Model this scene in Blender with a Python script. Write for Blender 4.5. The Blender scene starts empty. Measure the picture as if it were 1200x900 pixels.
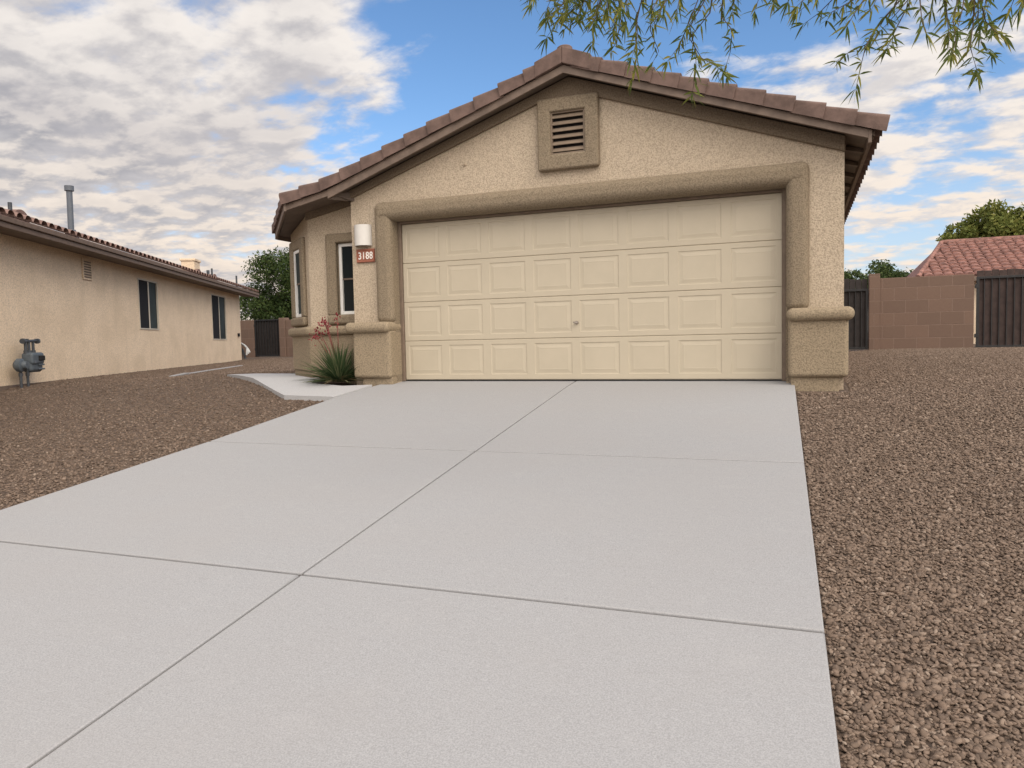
import bpy, bmesh, math, random
import numpy as np
from mathutils import Vector, Matrix, Euler

random.seed(7)
rng = np.random.default_rng(11)
S = bpy.context.scene
COL = S.collection
R = math.radians

# ------------------------------------------------------------------ camera
CAM = np.array([5.00679545, -8.94292021, 0.52396781])
F_PX, YAW, PITCH, ROLL = 877.192, R(-20.9815), R(-3.37243), R(1.23312)
fw = np.array([math.sin(YAW) * math.cos(PITCH), math.cos(YAW) * math.cos(PITCH), math.sin(PITCH)])
r0 = np.array([math.cos(YAW), -math.sin(YAW), 0.0])
d0 = np.cross(fw, r0)
rt = math.cos(ROLL) * r0 + math.sin(ROLL) * d0
dn = -math.sin(ROLL) * r0 + math.cos(ROLL) * d0
cam_data = bpy.data.cameras.new("camera")
cam_data.sensor_width = 36.0
cam_data.lens = 36.0 * F_PX / 1200.0
cam_data.clip_start = 0.05
cam_data.clip_end = 6000
cam = bpy.data.objects.new("camera", cam_data)
COL.objects.link(cam)
m = Matrix.Identity(4)
for i in range(3):
    m[i][0], m[i][1], m[i][2], m[i][3] = rt[i], -dn[i], -fw[i], CAM[i]
cam.matrix_world = m
S.camera = cam

# ------------------------------------------------------------------ light and exposure
SUN_EL, SUN_AZ = R(42), R(122)      # azimuth clockwise from +Y
S.view_settings.view_transform = 'Standard'
S.view_settings.look = 'None'
S.view_settings.exposure = 0.55
S.view_settings.gamma = 1.0
S.view_settings.use_curve_mapping = False
S.render.engine = 'CYCLES'
S.cycles.use_denoising = True
S.cycles.max_bounces = 6

sun_data = bpy.data.lights.new("sun", 'SUN')
sun_data.energy = 1.5
sun_data.angle = R(40)
sun_data.color = (1.0, 0.91, 0.80)
sun = bpy.data.objects.new("sun", sun_data)
COL.objects.link(sun)
sdir = Vector((math.sin(SUN_AZ) * math.cos(SUN_EL), math.cos(SUN_AZ) * math.cos(SUN_EL), math.sin(SUN_EL)))
sun.rotation_euler = sdir.to_track_quat('Z', 'Y').to_euler()

world = bpy.data.worlds.new("World")
S.world = world
world.use_nodes = True


class NT:
    """small helper to write node trees as expressions"""
    def __init__(self, tree):
        self.t = tree
    def n(self, typ, **kw):
        nd = self.t.nodes.new(typ)
        for k, v in kw.items():
            setattr(nd, k, v)
        return nd
    def link(self, a, b):
        self.t.links.new(a, b)
    def inp(self, sock, v):
        if hasattr(v, 'is_output') or isinstance(v, bpy.types.NodeSocket):
            self.link(v, sock)
        elif v is not None:
            if isinstance(v, (tuple, list)) and len(v) == 3 and sock.type == 'RGBA':
                v = (*v, 1.0)
            sock.default_value = v
    def math(self, op, a, b=None, c=None, clamp=False):
        nd = self.n('ShaderNodeMath', operation=op, use_clamp=clamp)
        self.inp(nd.inputs[0], a)
        if b is not None: self.inp(nd.inputs[1], b)
        if c is not None: self.inp(nd.inputs[2], c)
        return nd.outputs[0]
    def vmath(self, op, a, b=None):
        nd = self.n('ShaderNodeVectorMath', operation=op)
        self.inp(nd.inputs[0], a)
        if b is not None: self.inp(nd.inputs[1], b)
        return nd.outputs['Value'] if op in ('DOT_PRODUCT', 'LENGTH') else nd.outputs[0]
    def scale(self, v, s):
        nd = self.n('ShaderNodeVectorMath', operation='SCALE')
        self.inp(nd.inputs[0], v); self.inp(nd.inputs['Scale'], s)
        return nd.outputs[0]
    def noise(self, vec, scale, detail=4, rough=0.55, dist=0.0, out=0, lac=2.0):
        nd = self.n('ShaderNodeTexNoise')
        if vec is not None: self.link(vec, nd.inputs['Vector'])
        nd.inputs['Scale'].default_value = scale
        nd.inputs['Detail'].default_value = detail
        nd.inputs['Roughness'].default_value = rough
        nd.inputs['Distortion'].default_value = dist
        nd.inputs['Lacunarity'].default_value = lac
        return nd.outputs[out]
    def step(self, v, a, b, lo=0.0, hi=1.0, kind='SMOOTHSTEP'):
        nd = self.n('ShaderNodeMapRange', interpolation_type=kind)
        self.inp(nd.inputs['Value'], v)
        nd.inputs['From Min'].default_value = a
        nd.inputs['From Max'].default_value = b
        nd.inputs['To Min'].default_value = lo
        nd.inputs['To Max'].default_value = hi
        return nd.outputs[0]
    def mix(self, f, a, b, mode='MIX'):
        nd = self.n('ShaderNodeMix', data_type='RGBA', blend_type=mode)
        self.inp(nd.inputs[0], f)
        self.inp(nd.inputs[6], a); self.inp(nd.inputs[7], b)
        return nd.outputs[2]
    def bump(self, h, strength=0.5, dist=0.01, normal=None):
        nd = self.n('ShaderNodeBump')
        nd.inputs['Strength'].default_value = strength
        nd.inputs['Distance'].default_value = dist
        self.link(h, nd.inputs['Height'])
        if normal is not None: self.link(normal, nd.inputs['Normal'])
        return nd.outputs[0]
    def ramp(self, f, stops):
        nd = self.n('ShaderNodeValToRGB')
        cr = nd.color_ramp
        while len(cr.elements) < len(stops): cr.elements.new(0.5)
        for e, (p, c) in zip(cr.elements, stops):
            e.position = p; e.color = (*c, 1.0)
        self.link(f, nd.inputs[0])
        return nd.outputs[0]


# sky: Nishita plus procedural clouds on a layer seen in perspective
def dir_of(u, v):
    d = rt * ((u - 600) / F_PX) + dn * ((v - 450) / F_PX) + fw
    return tuple(d / np.linalg.norm(d))

wt = world.node_tree
wt.nodes.clear()
W = NT(wt)
sky = W.n('ShaderNodeTexSky')
sky.sky_type = 'NISHITA'
sky.sun_disc = False
sky.sun_elevation = SUN_EL
sky.sun_rotation = SUN_AZ
sky.altitude = 800
sky.air_density = 1.0
sky.dust_density = 0.6
sky.ozone_density = 2.0
tc = W.n('ShaderNodeTexCoord')
D = W.vmath('NORMALIZE', tc.outputs['Generated'])
sep = W.n('ShaderNodeSeparateXYZ'); W.link(D, sep.inputs[0])
zc = W.math('MAXIMUM', sep.outputs[2], 0.0)
den = W.math('ADD', zc, 0.20)
comb = W.n('ShaderNodeCombineXYZ')
W.link(W.math('DIVIDE', sep.outputs[0], den), comb.inputs[0])
W.link(W.math('DIVIDE', sep.outputs[1], den), comb.inputs[1])
P = comb.outputs[0]
off = W.vmath('ADD', P, (3.1, 7.7, 0.0))

def blob(c, inner, outer):
    """1 inside the angle `inner` (degrees) of direction c, 0 outside `outer`"""
    dt = W.vmath('DOT_PRODUCT', D, c)
    return W.step(dt, math.cos(R(outer)), math.cos(R(inner)))

SUNOFF = (0.055, -0.045, 0.0)
bank = blob((-0.8, 0.3, 0.42), 22, 52)
topb = W.step(sep.outputs[2], 0.14, 0.34)
smooth_hi = W.math('MULTIPLY', bank, topb)
def layer(vec):
    """broken cloud sheet: big banks, ranks of puffs and fine curds"""
    big = W.noise(vec, 0.75, 4, 0.55, 0.2)
    mp = W.n('ShaderNodeMapping'); W.link(vec, mp.inputs[0])
    mp.inputs['Rotation'].default_value = (0, 0, R(35)); mp.inputs['Scale'].default_value = (1.0, 1.35, 1.0)
    puff = W.noise(mp.outputs[0], 4.4, 9, 0.57, 0.2)
    curd = W.noise(vec, 11.0, 5, 0.55, 0.1)
    # the high bank is smooth, the lower ranks are broken into puffs
    pf = W.math('SUBTRACT', puff, 0.5); cd = W.math('SUBTRACT', curd, 0.5)
    v = W.math('ADD', W.math('MULTIPLY', big, 0.62), 0.19)
    v = W.math('ADD', v, W.math('MULTIPLY', pf, W.math('SUBTRACT', 0.70, W.math('MULTIPLY', smooth_hi, 0.26))))
    v = W.math('ADD', v, W.math('MULTIPLY', cd, W.math('SUBTRACT', 0.30, W.math('MULTIPLY', smooth_hi, 0.16))))
    return v, puff
n2, puff = layer(off)
s1, _ = layer(W.vmath('ADD', off, SUNOFF))
bias = W.math('MULTIPLY', blob((-0.8, 0.25, 0.35), 20, 60), 0.10)
for (c, a, b, wgt) in [
        (dir_of(230, 60), 6, 24, 0.10),
        (dir_of(60, 220), 8, 24, 0.04),
        (dir_of(620, 60), 2, 13, -0.12),
        (dir_of(560, 0), 1, 8, -0.06),
        (dir_of(780, 30), 5, 14, -0.12),
        (dir_of(870, 150), 1, 8, 0.12),
        (dir_of(1010, 110), 1, 8, 0.11),
        (dir_of(960, 20), 2, 7, -0.09),
        (dir_of(1150, 10), 2, 8, -0.07),
        (dir_of(1130, 60), 2, 8, 0.02),
        (dir_of(1090, 165), 1, 5, -0.08),
        (dir_of(1180, 190), 2, 7, 0.06),
        (dir_of(1080, 260), 2, 8, 0.06),
        (dir_of(480, 120), 1, 8, -0.03),
        (dir_of(330, 160), 1, 8, -0.065),
        (dir_of(440, 210), 1, 6, -0.05),
        (dir_of(150, 210), 1, 6, -0.03),
        ((0.35, -0.75, 0.55), 35, 85, 0.22),  # cloud cover added out of view for a more neutral ambient light
        ((0.0, -0.1, 1.0), 20, 50, 0.16)]:  # overhead cover, also added out of view to soften the light
    bias = W.math('ADD', bias, W.math('MULTIPLY', blob(c, a, b), wgt))
dens = W.math('ADD', n2, bias)
alpha = W.step(dens, 0.45, 0.63)
lit = W.step(W.math('SUBTRACT', n2, s1), -0.085, 0.075)
thick = W.step(dens, 0.58, 0.80)
cream = (6.7, 5.75, 4.85)
white = (6.4, 6.0, 5.65)
grey = (2.55, 2.55, 2.80)
mid = W.mix(bank, (5.0, 4.75, 4.7), (4.0, 3.85, 3.95))
low = W.step(sep.outputs[2], 0.05, 0.34)
bright = W.mix(low, cream, white)
ccol = W.mix(lit, mid, bright)
shade_f = W.math('MULTIPLY', thick, W.math('SUBTRACT', 1.0, W.math('MULTIPLY', lit, 0.72)), clamp=True)
shade_f = W.math('MULTIPLY', shade_f, W.math('ADD', 0.22, W.math('MULTIPLY', bank, 0.78)))
ccol = W.mix(shade_f, ccol, grey)
# broad smooth grey undersides of the high bank
gb = W.step(W.noise(off, 1.5, 3, 0.5, 0.3), 0.40, 0.62)
ccol = W.mix(W.math('MULTIPLY', W.math('MULTIPLY', gb, bank), W.math('MULTIPLY_ADD', topb, 0.44, 0.16)), ccol, (3.0, 2.88, 3.12))
# unseen clouds sunward and behind the camera brightened, added as fill light
fill_glow = W.math('ADD', 1.0, W.math('MULTIPLY', blob(tuple(sdir), 5, 78), 1.5))
fill_glow = W.math('ADD', fill_glow, W.math('MULTIPLY', blob((-0.40, -0.80, 0.45), 5, 70), 0.9))  # second bright cloud region, added to fill the left bay faces
ccol = W.scale(ccol, fill_glow)
# clear sky, a little more saturated than the raw model
hsv = W.n('ShaderNodeHueSaturation'); hsv.inputs['Saturation'].default_value = 1.14; hsv.inputs['Value'].default_value = 1.22
W.link(sky.outputs[0], hsv.inputs['Color'])
skyc = hsv.outputs[0]
hazef = W.step(sep.outputs[2], 0.0, 0.30, 0.70, 0.0)
skyc2 = W.mix(hazef, skyc, (4.0, 4.35, 5.0))
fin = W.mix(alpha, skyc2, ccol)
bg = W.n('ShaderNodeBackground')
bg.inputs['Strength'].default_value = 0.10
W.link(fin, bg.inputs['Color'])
wo = W.n('ShaderNodeOutputWorld')
W.link(bg.outputs[0], wo.inputs[0])

# ------------------------------------------------------------------ materials
def new_mat(name):
    mt = bpy.data.materials.new(name)
    mt.use_nodes = True
    t = mt.node_tree
    b = t.nodes['Principled BSDF']
    return mt, NT(t), b

def coords(N):
    return N.n('ShaderNodeTexCoord').outputs['Object']

def plain(name, col, rough=0.6, var=0.12, scale=12.0, bump=0.0, bscale=80, metal=0.0, spec=0.4, bdist=0.004):
    mt, N, b = new_mat(name)
    c = coords(N)
    n = N.noise(c, scale, 5, 0.6)
    lo = tuple(x * (1 - var) for x in col); hi = tuple(min(1, x * (1 + var)) for x in col)
    N.link(N.mix(N.step(n, 0.3, 0.7), lo, hi), b.inputs['Base Color'])
    b.inputs['Roughness'].default_value = rough
    b.inputs['Metallic'].default_value = metal
    b.inputs['Specular IOR Level'].default_value = spec
    if bump:
        N.link(N.bump(N.noise(c, bscale, 3, 0.6), bump, bdist), b.inputs['Normal'])
    return mt

def stucco(name, col, grain=62.0, speck=0.40, stain=0.10):
    mt, N, b = new_mat(name)
    c = coords(N)
    n1 = N.noise(c, grain, 4, 0.65)
    n2 = N.noise(c, 1.3, 4, 0.6, 0.4)
    n3 = N.noise(c, grain * 2.6, 2, 0.6)
    base = N.mix(N.step(n1, 0.30, 0.62), tuple(x * (1 - speck) for x in col), tuple(x * 1.08 for x in col))
    base = N.mix(N.step(n3, 0.55, 0.75, 0, 0.5), base, tuple(min(1, x * 1.25) for x in col))
    base = N.mix(N.step(n2, 0.35, 0.72, 0.0, stain * 2.2), base, tuple(x * f for x, f in zip(col, (0.72, 0.70, 0.66))))
    # faint streaks running down the wall
    mp = N.n('ShaderNodeMapping'); N.link(c, mp.inputs[0]); mp.inputs['Scale'].default_value = (5.0, 5.0, 0.35)
    st = N.noise(mp.outputs[0], 1.0, 4, 0.6)
    base = N.mix(N.step(st, 0.52, 0.75, 0.0, stain), base, tuple(x * 0.6 for x in col))
    N.link(base, b.inputs['Base Color'])
    b.inputs['Roughness'].default_value = 0.92
    b.inputs['Specular IOR Level'].default_value = 0.2
    h = N.math('ADD', N.math('MULTIPLY', n1, 1.0), N.math('MULTIPLY', n3, 0.4))
    N.link(N.bump(h, 0.8, 0.012), b.inputs['Normal'])
    return mt

M = {}
M['stucco'] = stucco('stucco wall', (0.505, 0.415, 0.308))
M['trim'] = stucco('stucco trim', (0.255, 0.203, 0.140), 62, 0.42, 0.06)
M['frieze'] = stucco('stucco frieze', (0.190, 0.146, 0.102), 62, 0.40, 0.06)  # trim paint, darkened to stand in for shade under the eave
M['ledge'] = stucco('stucco ledge', (0.310, 0.247, 0.168), 62, 0.40, 0.06)
M['stucco_far'] = stucco('neighbour stucco', (0.74, 0.595, 0.435), 42, 0.30, 0.20)
M['door'] = plain('door paint', (0.455, 0.397, 0.298), 0.45, 0.025, 3.0, 0.06, 60)
M['door_stop'] = plain('door stop', (0.17, 0.125, 0.09), 0.6)
M['fascia_far'] = plain('brown eave paint', (0.135, 0.092, 0.066), 0.7, 0.12, 9)
M['frame_far'] = plain('beige window frame', (0.50, 0.45, 0.37), 0.5, 0.05)
M['fascia'] = plain('fascia paint', (0.155, 0.112, 0.085), 0.65, 0.14, 9, 0.15, 40)
M['soffit'] = plain('soffit boards', (0.14, 0.105, 0.08), 0.7, 0.15, 6)
M['white_frame'] = plain('white vinyl', (0.78, 0.77, 0.73), 0.4, 0.03)
M['dark'] = plain('dark void', (0.012, 0.010, 0.009), 0.9)
M['black_metal'] = plain('black steel', (0.018, 0.017, 0.017), 0.5, 0.2)
M['gate_board'] = plain('gate boards', (0.028, 0.022, 0.020), 0.75, 0.25, 7)
M['meter'] = plain('meter paint', (0.078, 0.094, 0.108), 0.5, 0.15, 20)
M['pipe'] = plain('grey pipe', (0.050, 0.056, 0.064), 0.5, 0.2, 20)
M['flue'] = plain('painted flue', (0.095, 0.107, 0.125), 0.5, 0.08, 8)
M['lamp'] = plain('lamp ceramic', (0.60, 0.575, 0.53), 0.45, 0.03, 8)
M['plaque'] = plain('terracotta plaque', (0.28, 0.100, 0.060), 0.6, 0.15, 30, 0.2, 90)
M['digit'] = plain('white digits', (0.78, 0.74, 0.68), 0.5, 0.04)
M['chrome'] = plain('dull nickel', (0.35, 0.31, 0.27), 0.3, 0.1, 30, metal=1.0)
M['louver'] = plain('louver paint', (0.20, 0.150, 0.105), 0.7, 0.1)
M['hose'] = plain('pale hose', (0.55, 0.56, 0.55), 0.5, 0.06)
M['roof_flat'] = plain('brown roof tile', (0.135, 0.090, 0.074), 0.8, 0.26, 5.0, 0.3, 30, 0.0, 0.25, 0.006)
M['roof_pink'] = plain('pink roof tile', (0.205, 0.100, 0.078), 0.8, 0.42, 6.0, 0.2, 30)
M['roof_left'] = plain('rose roof tile', (0.17, 0.105, 0.086), 0.8, 0.3, 6.0, 0.2, 30)
M['bark'] = plain('bark', (0.085, 0.062, 0.045), 0.9, 0.3, 30, 0.6, 40, bdist=0.01)

def glass_mat():
    mt, N, b = new_mat('window glass')
    b.inputs['Base Color'].default_value = (0.012, 0.016, 0.018, 1)
    b.inputs['Roughness'].default_value = 0.15
    b.inputs['Specular IOR Level'].default_value = 0.18
    c = coords(N)
    N.link(N.bump(N.noise(c, 2.0, 2, 0.5), 0.05, 0.02), b.inputs['Normal'])
    return mt
M['glass'] = glass_mat()
M['screen_pane'] = plain('dark matte pane', (0.026, 0.036, 0.036), 0.6, 0.3, 1.5, spec=0.12)  # dark blue-green screened pane, matt surface
M['screen'] = plain('insect screen', (0.020, 0.020, 0.022), 0.8, 0.1, 60, spec=0.10)

def concrete(name='concrete', k_=1.0):
    def C(*c): return tuple(x * k_ for x in c)
    mt, N, b = new_mat(name)
    c = coords(N)
    f = N.noise(c, 170, 3, 0.7)
    g = N.noise(c, 38, 4, 0.65)
    l = N.noise(c, 0.8, 5, 0.6, 0.5)
    k = N.noise(c, 5.0, 4, 0.6, 0.3)
    col = N.mix(N.step(f, 0.30, 0.70), C(0.245, 0.245, 0.248), C(0.368, 0.369, 0.373))
    col = N.mix(N.step(g, 0.55, 0.80, 0, 0.45), col, C(0.28, 0.272, 0.266))
    col = N.mix(N.step(l, 0.30, 0.72, 0, 0.34), col, C(0.31, 0.298, 0.290))
    col = N.mix(N.step(k, 0.55, 0.80, 0, 0.10), col, C(0.45, 0.44, 0.432))
    # broom sweep across the slab
    mp = N.n('ShaderNodeMapping'); N.link(c, mp.inputs[0]); mp.inputs['Scale'].default_value = (2.5, 160.0, 1.0)
    br = N.noise(mp.outputs[0], 1.0, 2, 0.5)
    col = N.mix(N.step(br, 0.35, 0.75, 0.0, 0.10), col, C(0.25, 0.24, 0.235))
    N.link(col, b.inputs['Base Color'])
    b.inputs['Roughness'].default_value = 0.88
    b.inputs['Specular IOR Level'].default_value = 0.25
    h = N.math('ADD', f, N.math('MULTIPLY', br, 0.5))
    N.link(N.bump(h, 0.25, 0.004), b.inputs['Normal'])
    return mt
M['concrete'] = concrete()
M['groove'] = plain('joint dirt', (0.10, 0.092, 0.086), 0.95, 0.25, 20)

STONE_STOPS = [(0.0, (0.082, 0.059, 0.044)), (0.25, (0.120, 0.085, 0.061)), (0.5, (0.148, 0.104, 0.075)),
               (0.75, (0.176, 0.125, 0.091)), (0.92, (0.215, 0.159, 0.118)), (1.0, (0.278, 0.219, 0.170))]

def gravel_ground():
    mt, N, b = new_mat('gravel ground')
    c = coords(N)
    v = N.n('ShaderNodeTexVoronoi'); v.inputs['Scale'].default_value = 36.0; N.link(c, v.inputs['Vector'])
    v2 = N.n('ShaderNodeTexVoronoi'); v2.inputs['Scale'].default_value = 21.0; N.link(c, v2.inputs['Vector'])
    sp = N.n('ShaderNodeSeparateColor'); N.link(v.outputs['Color'], sp.inputs[0])
    col = N.ramp(sp.outputs[0], STONE_STOPS)
    big = N.noise(c, 0.7, 4, 0.6)
    col = N.mix(N.step(big, 0.35, 0.7, 0.0, 0.30), col, (0.13, 0.088, 0.066))
    edge = N.step(v.outputs['Distance'], 0.30, 0.75)
    col = N.mix(N.math('MULTIPLY', edge, 0.45), col, (0.035, 0.025, 0.020))
    N.link(col, b.inputs['Base Color'])
    b.inputs['Roughness'].default_value = 0.9
    b.inputs['Specular IOR Level'].default_value = 0.25
    h = N.math('SUBTRACT', 1.0, N.math('ADD', v.outputs['Distance'], N.math('MULTIPLY', v2.outputs['Distance'], 0.6)))
    N.link(N.bump(h, 1.0, 0.03), b.inputs['Normal'])
    return mt
M['ground'] = gravel_ground()

def stone_mat():
    mt, N, b = new_mat('pebble')
    oi = N.n('ShaderNodeObjectInfo')
    c = coords(N)
    col = N.ramp(oi.outputs['Random'], STONE_STOPS)
    n = N.noise(c, 1.8, 4, 0.65)
    col = N.mix(N.step(n, 0.35, 0.7, 0.0, 0.35), col, (0.20, 0.145, 0.110))
    N.link(col, b.inputs['Base Color'])
    b.inputs['Roughness'].default_value = 0.8
    b.inputs['Specular IOR Level'].default_value = 0.3
    return mt
M['pebble'] = stone_mat()

def block_mat(cw, ch):
    mt, N, b = new_mat('block masonry')
    c = coords(N)
    sp = N.n('ShaderNodeSeparateXYZ'); N.link(c, sp.inputs[0])
    cb = N.n('ShaderNodeCombineXYZ')
    N.link(N.math('ADD', sp.outputs[0], sp.outputs[1]), cb.inputs[0]); N.link(sp.outputs[2], cb.inputs[1])
    br = N.n('ShaderNodeTexBrick')
    N.link(cb.outputs[0], br.inputs['Vector'])
    br.inputs['Scale'].default_value = 1.0
    br.inputs['Brick Width'].default_value = cw
    br.inputs['Row Height'].default_value = ch
    br.inputs['Mortar Size'].default_value = 0.010
    br.inputs['Mortar Smooth'].default_value = 0.4
    br.inputs['Bias'].default_value = 0.0
    br.inputs['Color1'].default_value = (0.165, 0.106, 0.076, 1)
    br.inputs['Color2'].default_value = (0.138, 0.090, 0.065, 1)
    br.inputs['Mortar'].default_value = (0.205, 0.140, 0.106, 1)
    n = N.noise(c, 35, 5, 0.65)
    col = N.mix(N.step(n, 0.35, 0.7, 0, 0.4), br.outputs['Color'], (0.12, 0.073, 0.056))
    N.link(col, b.inputs['Base Color'])
    b.inputs['Roughness'].default_value = 0.92
    h = N.math('ADD', N.math('MULTIPLY', br.outputs['Fac'], -1.0), N.math('MULTIPLY', n, 0.4))
    N.link(N.bump(h, 0.6, 0.008), b.inputs['Normal'])
    return mt
M['block'] = block_mat(0.56, 0.345)
M['block_far'] = block_mat(0.42, 0.42)

def leaf_mat(name, c1, c2, c3, trans=0.25):
    mt, N, b = new_mat(name)
    g = N.n('ShaderNodeNewGeometry')
    col = N.ramp(g.outputs['Random Per Island'], [(0.0, c1), (0.55, c2), (1.0, c3)])
    N.link(col, b.inputs['Base Color'])
    b.inputs['Roughness'].default_value = 0.6
    b.inputs['Specular IOR Level'].default_value = 0.12
    tr = N.n('ShaderNodeBsdfTranslucent'); N.link(col, tr.inputs[0])
    mx = N.n('ShaderNodeMixShader'); mx.inputs[0].default_value = trans
    N.link(b.outputs[0], mx.inputs[1]); N.link(tr.outputs[0], mx.inputs[2])
    out = [n for n in N.t.nodes if n.type == 'OUTPUT_MATERIAL'][0]
    N.link(mx.outputs[0], out.inputs[0])
    return mt
M['leaf_dark'] = leaf_mat('dark leaves', (0.026, 0.046, 0.014), (0.046, 0.072, 0.021), (0.085, 0.110, 0.032))
M['leaf_mid'] = leaf_mat('mid leaves', (0.040, 0.065, 0.022), (0.070, 0.100, 0.034), (0.11, 0.14, 0.05))
M['leaf_yellow'] = leaf_mat('yellow green leaves', (0.085, 0.108, 0.025), (0.145, 0.165, 0.041), (0.23, 0.225, 0.062))
M['leaf_willow'] = leaf_mat('willow leaves', (0.080, 0.115, 0.030), (0.15, 0.185, 0.048), (0.32, 0.29, 0.060), 0.5)
M['yucca'] = leaf_mat('yucca blades', (0.040, 0.072, 0.030), (0.075, 0.115, 0.050), (0.20, 0.22, 0.110), 0.12)
M['dry'] = leaf_mat('dry blades', (0.20, 0.15, 0.08), (0.27, 0.21, 0.11), (0.33, 0.26, 0.15), 0.1)
M['flower'] = leaf_mat('red flowers', (0.24, 0.040, 0.050), (0.31, 0.060, 0.068), (0.38, 0.11, 0.10), 0.3)
M['stalk'] = plain('flower stalk', (0.22, 0.065, 0.055), 0.7)

# ------------------------------------------------------------------ mesh helpers
def thing(name, label, cat, loc=(0, 0, 0), group=None, kind=None):
    o = bpy.data.objects.new(name, None)
    o.empty_display_size = 0.2
    COL.objects.link(o)
    o.location = loc
    o['label'] = label; o['category'] = cat
    if group: o['group'] = group
    return o

def tag(o, label=None, cat=None, group=None, kind=None):
    if label: o['label'] = label
    if cat: o['category'] = cat
    if group: o['group'] = group
    if kind: o['kind'] = kind
    return o

def root_loc(o):
    v = Vector((0, 0, 0))
    while o is not None:
        v = v + o.location if True else v
        o = o.parent
    return v

def link_mesh(name, me, mat, parent=None):
    o = bpy.data.objects.new(name, me)
    for mm in (mat if isinstance(mat, (list, tuple)) else [mat]):
        me.materials.append(mm)
    COL.objects.link(o)
    if parent is not None:
        o.parent = parent
        p = parent
        while p.parent is not None: p = p.parent
        if parent.type == 'EMPTY':
            o.matrix_parent_inverse = Matrix.Translation(-Vector(parent.location))
    return o

def obj(name, bm, mat, parent=None, smooth=None):
    me = bpy.data.meshes.new(name)
    bmesh.ops.recalc_face_normals(bm, faces=bm.faces[:])
    bm.to_mesh(me); bm.free()
    if smooth is not None:
        if smooth >= 180:
            for p in me.polygons: p.use_smooth = True
        else:
            for p in me.polygons: p.use_smooth = True
            me.set_sharp_from_angle(angle=R(smooth))
    o = link_mesh(name, me, mat, parent)
    if smooth is not None and smooth < 180:
        md = o.modifiers.new('weighted_normals', 'WEIGHTED_NORMAL'); md.keep_sharp = True; md.weight = 100
    return o

def raw(name, verts, faces, mat, parent=None, smooth=False):
    me = bpy.data.meshes.new(name)
    me.from_pydata([tuple(v) for v in verts], [], [tuple(f) for f in faces])
    if smooth:
        for p in me.polygons: p.use_smooth = True
    me.update()
    return link_mesh(name, me, mat, parent)

def quads(name, V, mat, parent=None, k=4):
    """V: (n*k,3) array of separate k-gons"""
    n = len(V) // k
    me = bpy.data.meshes.new(name)
    me.vertices.add(n * k); me.loops.add(n * k); me.polygons.add(n)
    me.vertices.foreach_set('co', np.asarray(V, dtype=np.float32).ravel())
    me.loops.foreach_set('vertex_index', np.arange(n * k, dtype=np.int32))
    me.polygons.foreach_set('loop_start', np.arange(0, n * k, k, dtype=np.int32))
    me.update(calc_edges=True)
    return link_mesh(name, me, mat, parent)

def NB(): return bmesh.new()

def add_bm(dst, src, mat4=None):
    if mat4 is not None: src.transform(mat4)
    me = bpy.data.meshes.new("tmp"); src.to_mesh(me); src.free()
    dst.from_mesh(me); bpy.data.meshes.remove(me)

def box(bm, lo, hi, bev=0.0, seg=2, mat4=None):
    t = bmesh.new()
    bmesh.ops.create_cube(t, size=1.0)
    lo = Vector(lo); hi = Vector(hi)
    for v in t.verts:
        v.co = Vector(((lo.x + hi.x) / 2 + v.co.x * (hi.x - lo.x), (lo.y + hi.y) / 2 + v.co.y * (hi.y - lo.y), (lo.z + hi.z) / 2 + v.co.z * (hi.z - lo.z)))
    if bev > 0:
        bmesh.ops.bevel(t, geom=t.edges[:], offset=bev, segments=seg, profile=0.5, affect='EDGES', clamp_overlap=True)
    add_bm(bm, t, mat4)

def prism(bm, poly, axis_vec, mat4=None, bev=0.0, seg=2):
    """poly: list of 3D points (planar), extruded along axis_vec"""
    t = bmesh.new()
    a = [t.verts.new(Vector(p)) for p in poly]
    b = [t.verts.new(Vector(p) + Vector(axis_vec)) for p in poly]
    t.faces.new(a); t.faces.new(list(reversed(b)))
    n = len(poly)
    for i in range(n):
        t.faces.new((a[i], b[i], b[(i + 1) % n], a[(i + 1) % n]))
    bmesh.ops.recalc_face_normals(t, faces=t.faces[:])
    if bev > 0:
        bmesh.ops.bevel(t, geom=t.edges[:], offset=bev, segments=seg, profile=0.5, affect='EDGES', clamp_overlap=True)
    add_bm(bm, t, mat4)

def poly(bm, pts):
    return bm.faces.new([bm.verts.new(Vector(p)) for p in pts])

def tube(bm, pts, rad, n=10, cap=True):
    pts = [Vector(p) for p in pts]
    rs = rad if isinstance(rad, (list, tuple)) else [rad] * len(pts)
    rings = []
    up = Vector((0, 0, 1))
    prev = None
    for i, p in enumerate(pts):
        d = (pts[min(i + 1, len(pts) - 1)] - pts[max(i - 1, 0)])
        if d.length < 1e-9: d = Vector((0, 0, 1))
        d.normalize()
        if prev is None:
            a = d.cross(up) if abs(d.dot(up)) < 0.95 else d.cross(Vector((1, 0, 0)))
        else:
            a = prev - d * prev.dot(d)
            if a.length < 1e-6: a = d.orthogonal()
        a.normalize(); prev = a
        b = d.cross(a)
        rings.append([bm.verts.new(p + (a * math.cos(2 * math.pi * k / n) + b * math.sin(2 * math.pi * k / n)) * rs[i]) for k in range(n)])
    for i in range(len(rings) - 1):
        for k in range(n):
            bm.faces.new((rings[i][k], rings[i][(k + 1) % n], rings[i + 1][(k + 1) % n], rings[i + 1][k]))
    if cap:
        bm.faces.new(list(reversed(rings[0]))); bm.faces.new(rings[-1])

def frame4(origin, ex, ey):
    """matrix with local x = ex, local y = ey (horizontal), z up"""
    mm = Matrix.Identity(4)
    ex = Vector(ex).normalized(); ey = Vector(ey).normalized()
    for i in range(3):
        mm[i][0] = ex[i]; mm[i][1] = ey[i]; mm[i][2] = (0, 0, 1)[i]; mm[i][3] = origin[i]
    return mm

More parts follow.
